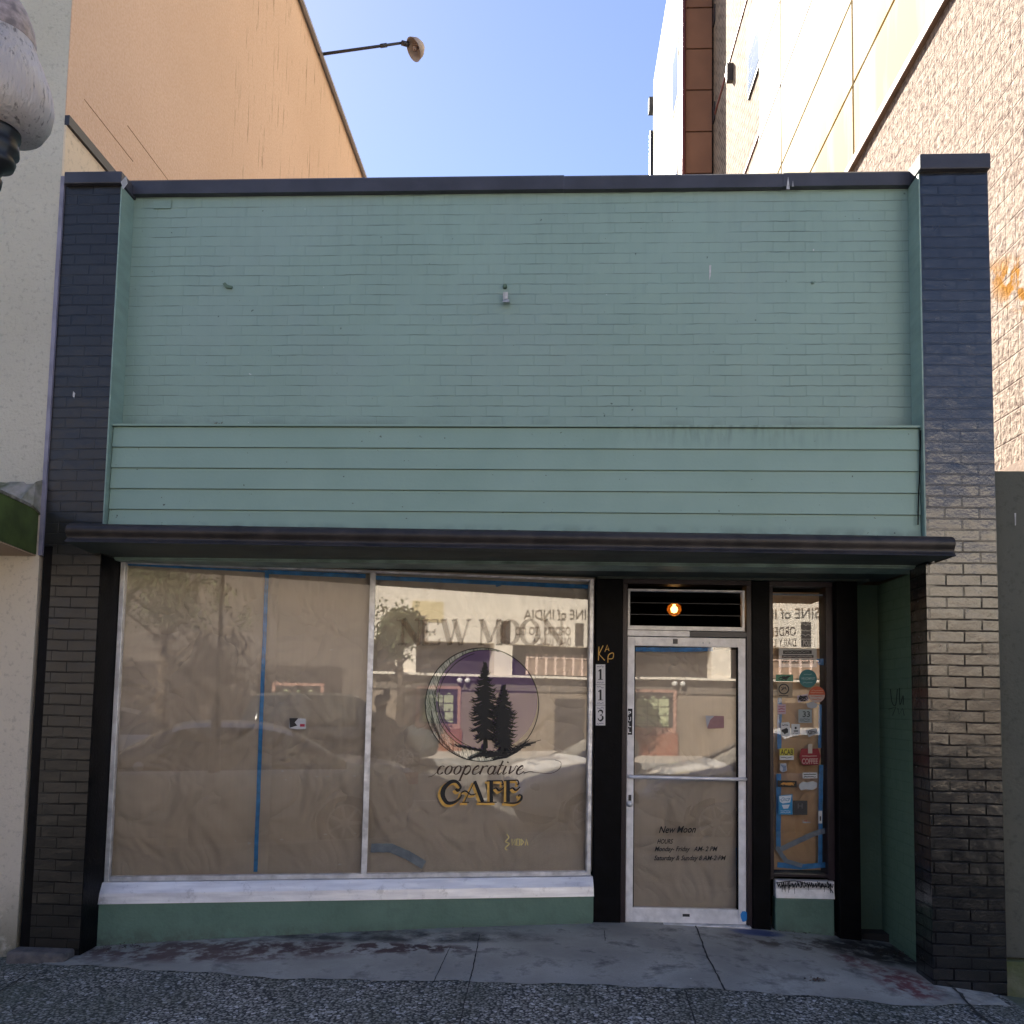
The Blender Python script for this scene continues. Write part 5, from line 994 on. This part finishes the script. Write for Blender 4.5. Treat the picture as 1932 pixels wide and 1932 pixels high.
# far wing beyond the column
yF = atX(1232, 300, xl).y; zR = atX(1232, 158, xl).z
mb = MB(); r_ = fr(6, zR, 9)
for j in range(9): mb.box(xl, xl + 0.05, yE + 1.01, yF, r_[j] + 0.03, r_[j + 1] - 0.03)
mb.build('wing_panels', M['panel'], tb)
MB().box(xl + 0.02, xl + 6, yE + 1.01, yF - 0.02, 6, zR - 0.04).build('wing_wall', M['gap'], tb)
MB().tube([(xl - 0.05, yF + 0.05, 6), (xl - 0.05, yF + 0.05, zR - 2)], 0.08, 8).build('downpipe', M['dark_metal'], tb)
cb = atX(1231, 195, xl); MB().box(xl - 0.14, xl + 0.05, cb.y - 0.1, cb.y + 0.2, cb.z - 0.35, cb.z + 0.2).build('rain_hopper', M['dark_metal'], tb)
for z0 in (15.5, 19.6):
    f = MB().box(xl - 0.02, xl + 0.1, yE + 1.2, yE + 2.4, z0, z0 + 1.9).build('window', M['gap'], tb); MB().box(xl - 0.03, xl - 0.021, yE + 1.3, yE + 2.3, z0 + 0.1, z0 + 1.8).build('pane', M['winblue'], f)
MB().box(xr + 0.3, 14, 2, yF, 5, 24.5).build('core_wall', M['gap'], tb) if False else None
MB().box(PXX + 0.4, 14, 0.4, yF, 23.8, 24).build('roof', M['roofing'], tb)

# ------------------------------------------------------------------ acorn street lamp close by at the left
gp = atY(-8, 246, -2.1)
sl = thing('street_lamp', (gp.x, gp.y, -0.1), 'weathered acorn globe street lamp at the left edge of the photo', 'street lamp')
def lampglobe():
    m = bpy.data.materials.new('lamp_globe'); m.use_nodes = True; b = m.node_tree.nodes['Principled BSDF']; g = NG(m); x, y, z = g.xyz()
    c = g.mix(g.ramp(g.noise(2.0, 6), 0.3, 0.7), (0.55, 0.50, 0.48), (0.70, 0.65, 0.62))
    c = g.mix(g.m('MULTIPLY', g.ramp(g.noise(1.0, 7, vec=g.comb(g.m('MULTIPLY', x, 55), g.m('MULTIPLY', y, 55), g.m('MULTIPLY', z, 9)), rough=0.7), 0.56, 0.62), 0.75), c, (0.07, 0.055, 0.05))
    g.L.new(c, b.inputs['Base Color']); b.inputs['Roughness'].default_value = 0.3; b.inputs['Transmission Weight'].default_value = 0.35; b.inputs['Subsurface Weight'].default_value = 0.25; b.inputs['Subsurface Radius'].default_value = (0.1, 0.1, 0.1)
    g.L.new(g.bump(g.noise(1.0, 3, vec=g.comb(g.m('MULTIPLY', x, 70), g.m('MULTIPLY', y, 70), g.m('MULTIPLY', z, 5))), 0.9, 0.012), b.inputs['Normal']); return m
s_ = 1.0 / 523.0                                    # metres per photo pixel at the lamp
MB().lathe(gp, [(r_ * s_, (270 - y) * s_) for r_, y in ((40, 272), (62, 268), (88, 255), (99, 232), (103, 205), (100, 178), (92, 152), (80, 122), (68, 95), (62, 78), (58, 70))], 48).build('globe', lampglobe(), sl)
MB().lathe(gp, [(r_ * s_, (270 - y) * s_) for r_, y in ((60, 80), (63, 66), (58, 40), (46, 10), (34, -10), (20, -22), (10, -30), (8, -45), (12, -52), (0, -66))], 32).build('top_cap', mat('lampcap', (0.28, 0.23, 0.22), 0.5, var=0.4, vs_=30, bump=0.3), sl)
MB().lathe(gp, [(r_ * s_, (270 - y) * s_) for r_, y in ((30, 262), (46, 268), (46, 280), (40, 288), (44, 300), (45, 316), (36, 326), (40, 334), (36, 346), (18, 356), (14, 368), (18, 376), (16, 392), (11, 402), (10, 600), (12, 1400), (22, 1500), (30, 1800))], 32).build('pole', mat('lampblack', (0.015, 0.016, 0.018), 0.35, 0.3, var=0.4, vs_=8), sl)

# ------------------------------------------------------------------ across the street (seen in the glass)
M['cream_wall'] = mat('cream_wall', (0.82, 0.74, 0.62), 0.85, var=0.06, vs_=2.5, bump=0.3, bs=20)
M['taupe'] = mat('taupe', (0.24, 0.19, 0.14), 0.7, var=0.1, vs_=1.5); M['shop_dark'] = mat('shop_dark', (0.06, 0.05, 0.045), 0.3)
M['yellow_wall'] = mat('yellow_wall', (0.70, 0.58, 0.34), 0.8); M['redbrick'] = brick_mat('redbrick', (0.32, 0.12, 0.07), (0.26, 0.10, 0.06), (0.3, 0.25, 0.2), 0.8)
zz = lambda v, u=950: refW(u, v, YO).z
op = thing('shop_building', (8, YO, 0), 'cream building across the street seen reflected in the display window', 'building')
zTop, zB1, zLine = zz(1152, 900) + 2.6, zz(1213, 900), zz(1277, 900)
xL_ = refW(703, 1200, YO).x
MB().box(xL_, 30, YO - 8, YO, zB1, zTop).build('upper_wall', M['cream_wall'], op)
MB().box(xL_, 30, YO - 0.02, YO + 0.12, zTop, zTop + 0.16).build('cornice', mat('pinkcap', (0.55, 0.40, 0.34), 0.7), op)
MB().box(xL_, 30, YO - 8, YO - 0.5, ZO, zB1 - 0.001).build('recessed_wall', M['shop_dark'], op)
MB().box(xL_, 30, YO - 0.499, YO + 0.25, zLine, zLine + 0.07).build('ledge', M['cream_wall'], op)
MB().box(xL_, 30, YO - 0.49, YO, ZO, zLine - 0.4).build('shopfront', M['taupe'], op); MB().box(xL_, 30, YO - 0.49, YO + 0.05, zLine - 0.399, zLine - 0.001).build('sign_band', mat('band', (0.17, 0.14, 0.11), 0.7), op)
for u0, u1 in ((933, 967), (752, 785)):
    a, b = refW(u0, 1240, YO).x, refW(u1, 1240, YO).x; MB().box(a, b, YO - 0.499, YO, zLine + 0.071, zB1 - 0.001).build('pier', M['cream_wall'], op)
a, b = refW(1000, 1240, YO).x, refW(1112, 1240, YO).x + 3
f = MB().box(a, b, YO - 0.40, YO - 0.36, zz(1272, 1000), zz(1232, 1000)).build('clerestory_window', mat('clerglass', (0.30, 0.22, 0.17), 0.2), op)
mb = MB()
for i in range(16): x = a + (b - a) * i / 16; mb.box(x, x + 0.07, YO - 0.355, YO - 0.32, zz(1272, 1000), zz(1232, 1000))
mb.box(a, b, YO - 0.354, YO - 0.321, zz(1240, 1000), zz(1238, 1000)); mb.build('glazing_bars', mat('bars', (0.66, 0.50, 0.42), 0.7), f)
def opp_text(body, r, name='lettering', parent=op, m=None, bold=0.0):
    x0, y0, x1, y1 = r; q = [refW(x1, y1, YO + 0.01), refW(x0, y1, YO + 0.01), refW(x0, y0, YO + 0.01), refW(x1, y0, YO + 0.01)]
    return fit(font_mb(body, bold), q).build(name, m or mat('signgrey', (0.13, 0.11, 0.09), 0.7), parent)
opp_text('CUISINE of INDIA', (988, 1150, 1150, 1169), bold=0.01); opp_text('ORDERS  TO GO', (972, 1183, 1077, 1199), m=M['brown_ink']); opp_text('DAILY LUNCH', (1007, 1203, 1077, 1218), m=M['brown_ink'])
mb = MB()
for r_ in ((945, 1172, 963, 1214), (1085, 1176, 1101, 1218), (781, 1163, 802, 1214)):
    a, b = refW(r_[0], r_[3], YO), refW(r_[2], r_[1], YO); mb.box(a.x, b.x, YO + 0.001, YO + 0.03, a.z, b.z)
mb.build('vent_panel', M['shop_dark'], op)
a, b = refW(777, 1172, YO), refW(836, 1136, YO); MB().box(a.x, b.x, YO + 0.001, YO + 0.02, a.z, b.z).build('wall_patch', M['yellow_wall'], op)
# bay windows with pale curtains on brick bulkheads
def bay(x0, x1, z0, z1):
    f = MB().box(x0, x1, YO + 0.001, YO + 0.08, z0, z1).build('shop_window', mat('pinkframe', (0.42, 0.24, 0.18), 0.6), op)
    MB().box(x0 + 0.1, x1 - 0.1, YO + 0.081, YO + 0.085, z0 + 0.15, z1 - 0.08).build('glazing', M['shop_dark'], f)
    mb = MB(); w_ = (x1 - x0 - 0.4)
    for i in range(3):
        xa = x0 + 0.2 + w_ * i / 3; mb.add([(xa, YO + 0.09, z0 + 0.2), (xa + w_ / 3 - 0.03, YO + 0.09, z0 + 0.2), (xa + w_ / 3 - 0.03, YO + 0.09, z1 - 0.28), (xa + w_ / 6, YO + 0.09, z1 - 0.18), (xa, YO + 0.09, z1 - 0.28)], [(4, 3, 2, 1, 0)])
    mb.build('curtain', mat('curtain', (0.42, 0.45, 0.27), 0.8), f)
    mb = MB()
    for i in range(1, 5): mb.box(x0 + 0.12, x1 - 0.12, YO + 0.095, YO + 0.10, z0 + (z1 - z0) * i / 5, z0 + (z1 - z0) * i / 5 + 0.02)
    mb.build('leading', M['shop_dark'], f)
    MB().box(x0 - 0.1, x1 + 0.05, YO + 0.002, YO + 0.10, ZO, z0 - 0.001).build('brick_bulkhead', M['redbrick'], op)
x1 = (refW(868, 1340, YO).x + refD(1274, 1340, YO).x) / 2; zW0, zW1 = (zz(1381, 865) + refD(1273, 1377, YO).z) / 2, (zz(1302, 865) + refD(1273, 1295, YO).z) / 2
bay(x1 - 1.35, x1, zW0, zW1); bay(x1 - 5.4, x1 - 4.0, zW0, zW1)
wlm = thing('wall_lamp', (x1 + 0.1, YO, zW1 + 0.15), 'twin white globe lamp on the shopfront reflected in the glass', 'lamp')
for dx in (-0.12, 0.12): MB().lathe((x1 + 0.05 + dx, YO + 0.15, zW1 + 0.2), [(0, -0.1), (0.07, -0.08), (0.09, 0.0), (0.05, 0.06), (0.01, 0.14)], 12).build('globe', mat('wglobe', (0.8, 0.78, 0.74), 0.3), wlm)
MB().box(x1 - 0.05, x1 + 0.15, YO + 0.001, YO + 0.06, zW1 + 0.3, zW1 + 0.36).build('bracket', M['shop_dark'], wlm)
a = refW(1046, 1340, YO).x; MB().box(a, a + 1.0, YO + 0.002, YO + 0.04, ZO, zLine - 0.6).build('shop_door', M['shop_dark'], op); MB().box(a + 1.2, a + 1.9, YO + 0.002, YO + 0.02, zz(1370, 1000), zz(1330, 1000)).build('poster', mat('pp', (0.5, 0.35, 0.3), 0.7), op)
# block farther left across the street; its shade is put into dark wall colours
ob = thing('shaded_building', (-6, YO, 0), 'plain dull building with shade put into its brown, reflected in the left window pane', 'building')
M['dimmed'] = mat('dimmed', (0.13, 0.105, 0.085), 0.8, var=0.15, vs_=0.6); M['dimmed2'] = mat('dimmed2', (0.20, 0.165, 0.14), 0.8, var=0.1, vs_=0.8)
MB().box(-24, xL_ - 0.01, YO - 8, YO - 0.02, ZO, zTop - 1.4).build('lower_wall', M['dimmed'], ob)
MB().box(-24, xL_ - 0.01, YO - 8, YO, zTop - 1.4, zTop + 0.05).build('upper_wall', M['dimmed2'], ob)
for i in range(6):
    x = -20 + i * 3.8; MB().box(x, x + 2.2, YO - 0.019, YO + 0.02, 0.5, 2.3).build('window', M['shop_dark'], ob)
# street trees across the road
def tree(x, y, h, r_, seed, label):
    t_ = thing('street_tree', (x, y, ZO), label, 'tree', 'street trees across the road'); r2 = random.Random(seed); T = MB()
    T.tube([(x, y, ZO), (x + 0.05, y, h * 0.4), (x - 0.05, y, h * 0.75)], [0.14, 0.10, 0.05], 8)
    for i in range(9):
        a = r2.uniform(0, 6.28); z0 = h * r2.uniform(0.38, 0.7); T.tube([(x, y, z0), (x + r_ * 0.5 * math.cos(a), y + r_ * 0.5 * math.sin(a), z0 + r_ * 0.4), (x + r_ * 0.85 * math.cos(a), y + r_ * 0.85 * math.sin(a), z0 + r_ * 0.6)], [0.05, 0.03, 0.012], 6)
    T.build('trunk', mat('bark', (0.09, 0.065, 0.045), 0.9, bump=0.6), t_)
    C = MB(); cl = [(r2.gauss(0, r_ * .42), r2.gauss(0, r_ * .42), r2.gauss(0, r_ * .36)) for _ in range(70)]
    for i in range(5200):
        c = r2.choice(cl); p = Vector((x + c[0] + r2.gauss(0, .16), y + c[1] + r2.gauss(0, .16), h * 0.78 + c[2] + r2.gauss(0, .16))); a = Vector((r2.gauss(0, 1), r2.gauss(0, 1), r2.gauss(0, 1))).normalized(); b = a.orthogonal().normalized(); s_ = r2.uniform(0.03, 0.07)
        C.add([p - a * s_, p + b * s_ * 0.6, p + a * s_, p - b * s_ * 0.6], [(0, 1, 2, 3)])
    C.build('crown', mat('leaves', (0.055, 0.075, 0.03), 0.6, col2=(0.12, 0.13, 0.05), vs_=3), t_)
p = refW(300, 1340, YO + 2.2); tree(p.x, p.y, 5.2, 1.7, 1, 'broad leafy tree reflected at the left end of the display window')
p = refW(752, 1340, YO + 2.2); tree(p.x, p.y, 4.2, 0.45, 2, 'slim dark tree reflected just right of the window mullion')
# ------------------------------------------------------------------ cars
def paint(name, c): return mat(name, c, 0.32, 0.35, coat=0.8)
M['carglass'] = mat('carglass', (0.02, 0.022, 0.022), 0.06, 0.0, spec=0.9); M['tyre'] = mat('tyre', (0.02, 0.02, 0.02), 0.85); M['rim'] = mat('rim', (0.45, 0.45, 0.47), 0.3, 0.8)
M['headlight'] = mat('headlight', (0.5, 0.5, 0.5), 0.15, 0.4); M['taillight'] = mat('taillight', (0.45, 0.02, 0.02), 0.25)
def car(cx, cy, d, body, label, kind='sedan', L_=4.55, W_=1.80, H_=1.42, group='cars parked along the street'):
    """nose points to d*X; origin on the road"""
    t_ = thing('parked_car', (cx, cy, ZS), label, 'car', group); P = lambda x, y, z: (cx + d * x, cy + y, ZS + z)
    h = L_ / 2
    if kind == 'sedan': prof = [(-h, .55, .80, .72), (-h + .08, .42, .92, .80), (-h + .55, .30, 1.00, .86), (-h + .85, .24, 1.02, .88), (-h + 1.35, .22, 1.30, .88), (-h + 1.75, .20, H_, .89), (-h + 2.35, .20, H_ + .02, .90), (-h + 2.75, .20, H_ - .04, .90), (-h + 3.45, .22, 1.00, .90), (-h + 3.7, .26, .95, .89), (h - .45, .30, .86, .86), (h - .12, .36, .74, .76), (h, .45, .62, .62)]
    else: prof = [(-h, .50, .90, .80), (-h + .06, .42, 1.15, .84), (-h + .3, .32, H_ - .12, .88), (-h + .6, .28, H_, .89), (-h + 1.6, .26, H_ + .03, .90), (-h + 2.5, .26, H_, .90), (-h + 2.8, .26, H_ - .12, .90), (-h + 3.3, .26, 1.14, .90), (-h + 3.6, .3, 1.08, .89), (h - .35, .34, 1.0, .86), (h - .08, .4, .85, .78), (h, .5, .7, .68)]
    belt = (.93 if kind == 'sedan' else 1.05)
    S = spline([tuple(p) for p in prof], 4); rows_ = []
    for x, zl, zt_, w_ in S:
        zb_ = min(belt, zt_ - 0.03); up = max(0, zt_ - zb_); wr = w_ * (1 - 0.28 * min(1, up / 0.45)) if up > .04 else w_ * .93; W2 = W_ / 1.8
        rows_.append([(0, zl), (w_ * .82 * W2, zl), (w_ * .97 * W2, zl + .12), (w_ * W2, (zl + zb_) / 2 + .05), (w_ * .98 * W2, zb_ - .03), (w_ * .94 * W2, zb_), (wr * W2, zt_ - .05 * min(1, up * 4)), (wr * .75 * W2, zt_), (0, zt_ + .015)])
    B, Gs = MB(), MB(); n_ = len(rows_); k = 9; bv = []
    for i, rw in enumerate(rows_):
        for y, z in rw: bv.append(P(S[i][0], y, z))
        for y, z in rw: bv.append(P(S[i][0], -y, z))
    bf, gf = [], []
    for i in range(n_ - 1):
        ztm = (S[i][2] + S[i + 1][2]) / 2; slope = abs(S[i + 1][2] - S[i][2]) / max(1e-6, S[i + 1][0] - S[i][0]); xr_ = (S[i][0] + S[i + 1][0]) / 2
        for s_ in (0, 1):
            for j in range(k - 1):
                a, b, c, e_ = i * 2 * k + s_ * k + j, (i + 1) * 2 * k + s_ * k + j, (i + 1) * 2 * k + s_ * k + j + 1, i * 2 * k + s_ * k + j + 1
                f_ = (a, b, c, e_) if (s_ == 0) == (d > 0) else (e_, c, b, a)
                pil = kind == 'suv' and abs((xr_ + h) - 1.55) < .06
                if j == 5 and ztm > belt + .10 and not pil: gf.append(f_)
                elif j >= 6 and slope > .42 and ztm > belt + .05: gf.append(f_)
                else: bf.append(f_)
    for f_, mm, nm in ((bf, body, 'body'), (gf, M['carglass'], 'window')):
        mb = MB(); mb.v = [Vector(p) for p in bv]; mb.f = f_; mb.sm = [True] * len(f_); mb.build(nm, mm, t_)
    for sx in (-h + .85, h - .88):
        for sy in (-1, 1):
            y0 = sy * W_ * .455; c = P(sx, y0, .32)
            wv = MB().lathe(c, [(0.0, sy * .06), (.20, sy * .06), (.30, sy * .07), (.33, sy * .04), (.33, -sy * .12), (.30, -sy * .14)], 28, 'y').build('wheel', M['tyre'], t_)
            mb = MB().lathe(c, [(0.0, sy * .085), (.05, sy * .085), (.06, sy * .07)], 12, 'y'); 
            for q in range(7):
                a = q * 2 * math.pi / 7; mb.tube([Vector(c) + Vector((.05 * math.cos(a), sy * .075, .05 * math.sin(a))), Vector(c) + Vector((.20 * math.cos(a), sy * .072, .20 * math.sin(a)))], .018, 6)
            mb.tube([Vector(c) + Vector((.205 * math.cos(a), sy * .072, .205 * math.sin(a))) for a in fr(0, 2 * math.pi, 24)], .012, 6, False); mb.build('rim', M['rim'], wv)
            MB().lathe(c, [(.385, sy * .035), (.36, sy * .045), (.335, sy * .03), (.33, -sy * .1)], 28, 'y').build('wheel_arch', M['tyre'], t_)
    for sy in (-1, 1):
        zf = .68 if kind == 'sedan' else .86
        e1 = MB(); e1.lathe((0, 0, 0), [(0, .10), (.05, .08), (.085, .02), (.09, -.03)], 16, 'x'); hd_ = e1.map(lambda p: Vector(P(h - .22 + p.x * .9, sy * (W_ / 2 - .22) + p.y * 1.7, zf + p.z * .75))).build('headlight', M['headlight'], t_)
        MB().box(*sorted((P(-h - .005, 0, 0)[0], P(-h + .22, 0, 0)[0])), *sorted((cy + sy * (W_ / 2 - .36), cy + sy * (W_ / 2 - .10))), ZS + (.74 if kind == 'sedan' else .9), ZS + (.88 if kind == 'sedan' else 1.12)).build('tail_light', M['taillight'], t_)
        m_ = MB().lathe((0, 0, 0), [(0, .08), (.04, .06), (.055, 0), (.04, -.05), (0, -.06)], 12, 'y'); m_.map(lambda p: Vector(P(h - 1.5 + p.x, sy * (W_ / 2 + .08) + p.y, belt + .06 + p.z))).build('wing_mirror', body, t_)
    return t_
nose = 1.27
car(nose + 2.27 + 0.1, -4.35, -1, paint('silver_paint', (0.74, 0.75, 0.77)), 'silver sedan parked at the kerb, its nose reflected in the door glass')
pa = refW(690, 1430, -3.9)
car(pa.x - 1.6 - 0.1, -4.40, -1, paint('grey_paint', (0.55, 0.57, 0.58)), 'grey coupe parked at the kerb, its roofline reflected in the left pane')
pb = refW(250, 1370, -11.0); car(-4.4, -12.5, -1, paint('white_paint_car', (0.75, 0.75, 0.74)), 'white sedan across the road, its red tail light reflected at far left')
car(refW(640, 1350, -14.0).x, -14.1, 1, paint('dark_paint', (0.10, 0.11, 0.10)), 'dark suv parked across the road, reflected beside the mullion', 'suv', 4.6, 1.85, 1.78)
# ------------------------------------------------------------------ photographer, seen only as a dim reflection
def person(x, y, z):
    t_ = thing('person', (x, y, z), 'person in dark clothes holding up a phone, dimly reflected right of the mullion', 'person')
    J = {'pel': (0, 0, .93, .15, .11), 'wai': (0, 0, 1.08, .14, .10), 'che': (0, .01, 1.30, .17, .115), 'shc': (0, 0, 1.42, .12, .09), 'nek': (0, .01, 1.50, .058, .06), 'hd0': (0, .03, 1.58, .075, .085), 'hd1': (0, .03, 1.68, .080, .098), 'hd2': (0, .02, 1.76, .055, .07)}
    E_ = [('pel', 'wai'), ('wai', 'che'), ('che', 'shc'), ('shc', 'nek'), ('nek', 'hd0'), ('hd0', 'hd1'), ('hd1', 'hd2')]
    for s_, n_ in ((-1, 'l'), (1, 'r')):
        J.update({n_ + 'sh': (s_ * .18, 0, 1.41, .062, .062), n_ + 'el': (s_ * .26, .10, 1.17, .045, .045), n_ + 'wr': (s_ * .09, .27, 1.40, .030, .026), n_ + 'hn': (s_ * .075, .30, 1.46, .036, .022),
                  n_ + 'hp': (s_ * .095, 0, .86, .092, .092), n_ + 'kn': (s_ * .11, .02, .48, .060, .062), n_ + 'an': (s_ * .12, -.02, .09, .042, .045), n_ + 'to': (s_ * .135, .15, .035, .040, .030)})
        E_ += [('shc', n_ + 'sh'), (n_ + 'sh', n_ + 'el'), (n_ + 'el', n_ + 'wr'), (n_ + 'wr', n_ + 'hn'), ('pel', n_ + 'hp'), (n_ + 'hp', n_ + 'kn'), (n_ + 'kn', n_ + 'an'), (n_ + 'an', n_ + 'to')]
        for k_ in range(4):
            a = n_ + 'f%d' % k_; J[a] = (s_ * (.070 - .008 * k_), .315, 1.475 - .018 * k_, .010, .010); J[a + 'b'] = (s_ * (.040 - .004 * k_), .335, 1.480 - .018 * k_, .008, .008); E_ += [(n_ + 'hn', a), (a, a + 'b')]
        a = n_ + 'th'; J[a] = (s_ * .05, .285, 1.455, .012, .011); E_ += [(n_ + 'hn', a)]
    K = list(J); me = bpy.data.meshes.new('body'); me.from_pydata([J[k][:3] for k in K], [(K.index(a), K.index(b)) for a, b in E_], [])
    o = bpy.data.objects.new('body', me); COL.objects.link(o); o.parent = t_; sk = o.modifiers.new('skin', 'SKIN')
    lay = me.skin_vertices[0] if len(me.skin_vertices) else None
    if lay is None:
        bm = bmesh.new(); bm.from_mesh(me); bm.verts.layers.skin.verify(); bm.to_mesh(me); bm.free(); lay = me.skin_vertices[0]
    for i, k in enumerate(K): lay.data[i].radius = J[k][3:]; lay.data[i].use_root = (k == 'pel')
    sb = o.modifiers.new('sub', 'SUBSURF'); sb.levels = 1; sb.render_levels = 2; me.materials.append(mat('cloth', (0.03, 0.03, 0.04), 0.9))
    h_ = MB().lathe((0, .0, 1.66), [(.088, -.03), (.094, .03), (.082, .09), (.05, .125), (0, .135)], 20); h_.v = [p + Vector((x, y, z)) for p in h_.v]; h_.build('hair', mat('hair', (0.03, 0.02, 0.015), 0.7), t_)
person(0.0, -5.62, gz(0, -3.2) - 0.18)
tag(MB().box(-0.045, 0.045, -5.205, -5.197, 1.44, 1.60).build('phone', M['ink']), 'black phone held up by the photographer reflected in the glass', 'phone')
# ------------------------------------------------------------------ litter
def leaves(u, v, n_, sp_, seed, label):
    p = atZ(u, v, -0.08); mb = MB(); r2 = random.Random(seed)
    for i in range(n_):
        x_, y_ = p.x + r2.gauss(0, sp_), p.y + r2.gauss(0, sp_ * .5); q = Vector((x_, y_, gz(x_, y_) + .007 + abs(r2.gauss(0, .004)))); a = r2.uniform(0, 6.28); l_ = r2.uniform(.006, .018); mb.add([q, q + Vector((l_ * math.cos(a), l_ * math.sin(a), .003)), q + Vector((l_ * .7 * math.cos(a + .8), l_ * .7 * math.sin(a + .8), .005))], [(0, 1, 2)])
    tag(mb.build('leaf_litter', mat('deadleaf2', (0.10, 0.06, 0.04), 0.9, col2=(0.03, 0.025, 0.02), vs_=30)), label, 'dead leaves', 'dirt and dead leaves against the walls', 'stuff')
leaves(1680, 1796, 160, .09, 5, 'dark leaf dirt gathered in the right corner of the entrance recess')
leaves(1500, 1764, 90, .09, 6, 'thin line of dirt below the green base of the sidelight')
leaves(830, 1752, 120, .16, 7, 'brown dirt patch against the middle of the long green base')
leaves(240, 1786, 70, .10, 8, 'dirt flakes by the left end of the long green base')
def scrap(u, v, s_, seed):
    r2 = random.Random(seed); p = atZ(u, v, gz(*tuple(atZ(u, v, -0.05))[:2])); z = gz(p.x, p.y) + 0.006
    mb = MB(); n_ = 7; pts_ = [Vector((p.x + s_ * math.cos(a) * r2.uniform(.6, 1.2), p.y + s_ * math.sin(a) * r2.uniform(.5, 1.0), z + r2.uniform(0, s_ * .4))) for a in [2 * math.pi * i / n_ for i in range(n_)]]
    mb.add(pts_ + [Vector((p.x, p.y, z + s_ * .5))], [(i, (i + 1) % n_, n_) for i in range(n_)]); return tag(mb.build('paper_scrap', M['white_sticker']), 'tiny white scrap of litter lying on the pavement', 'litter', 'white litter scraps on the pavement')
for i, (u, v, s_) in enumerate([(553, 1861, .013), (405, 1872, .007), (378, 1925, .014), (436, 1917, .008), (690, 1850, .006), (1186, 1858, .005), (1267, 1894, .010), (1551, 1920, .007), (1594, 1922, .006), (1830, 1889, .006), (1848, 1896, .008), (1303, 1848, .006), (240, 1925, .008), (1110, 1902, .006)]): scrap(u, v, s_, i)
p = atZ(1543, 1857, -0.06); mb = MB(); r2 = random.Random(3)
for i in range(40):
    q = Vector((p.x + r2.gauss(0, .03), p.y + r2.gauss(0, .015), gz(p.x, p.y) + .006 + abs(r2.gauss(0, .006)))); a = r2.uniform(0, 6.28); mb.add([q, q + Vector((.018 * math.cos(a), .018 * math.sin(a), .004)), q + Vector((.012 * math.cos(a + .8), .012 * math.sin(a + .8), .006))], [(0, 1, 2)])
tag(mb.build('leaf_litter', mat('deadleaf', (0.13, 0.07, 0.045), 0.9, col2=(0.06, 0.04, 0.03), vs_=30)), 'small clump of dead brown leaves on the pavement before the sidelight', 'dead leaves')
for o in bpy.data.objects:
    if '_o' in o: del o['_o']
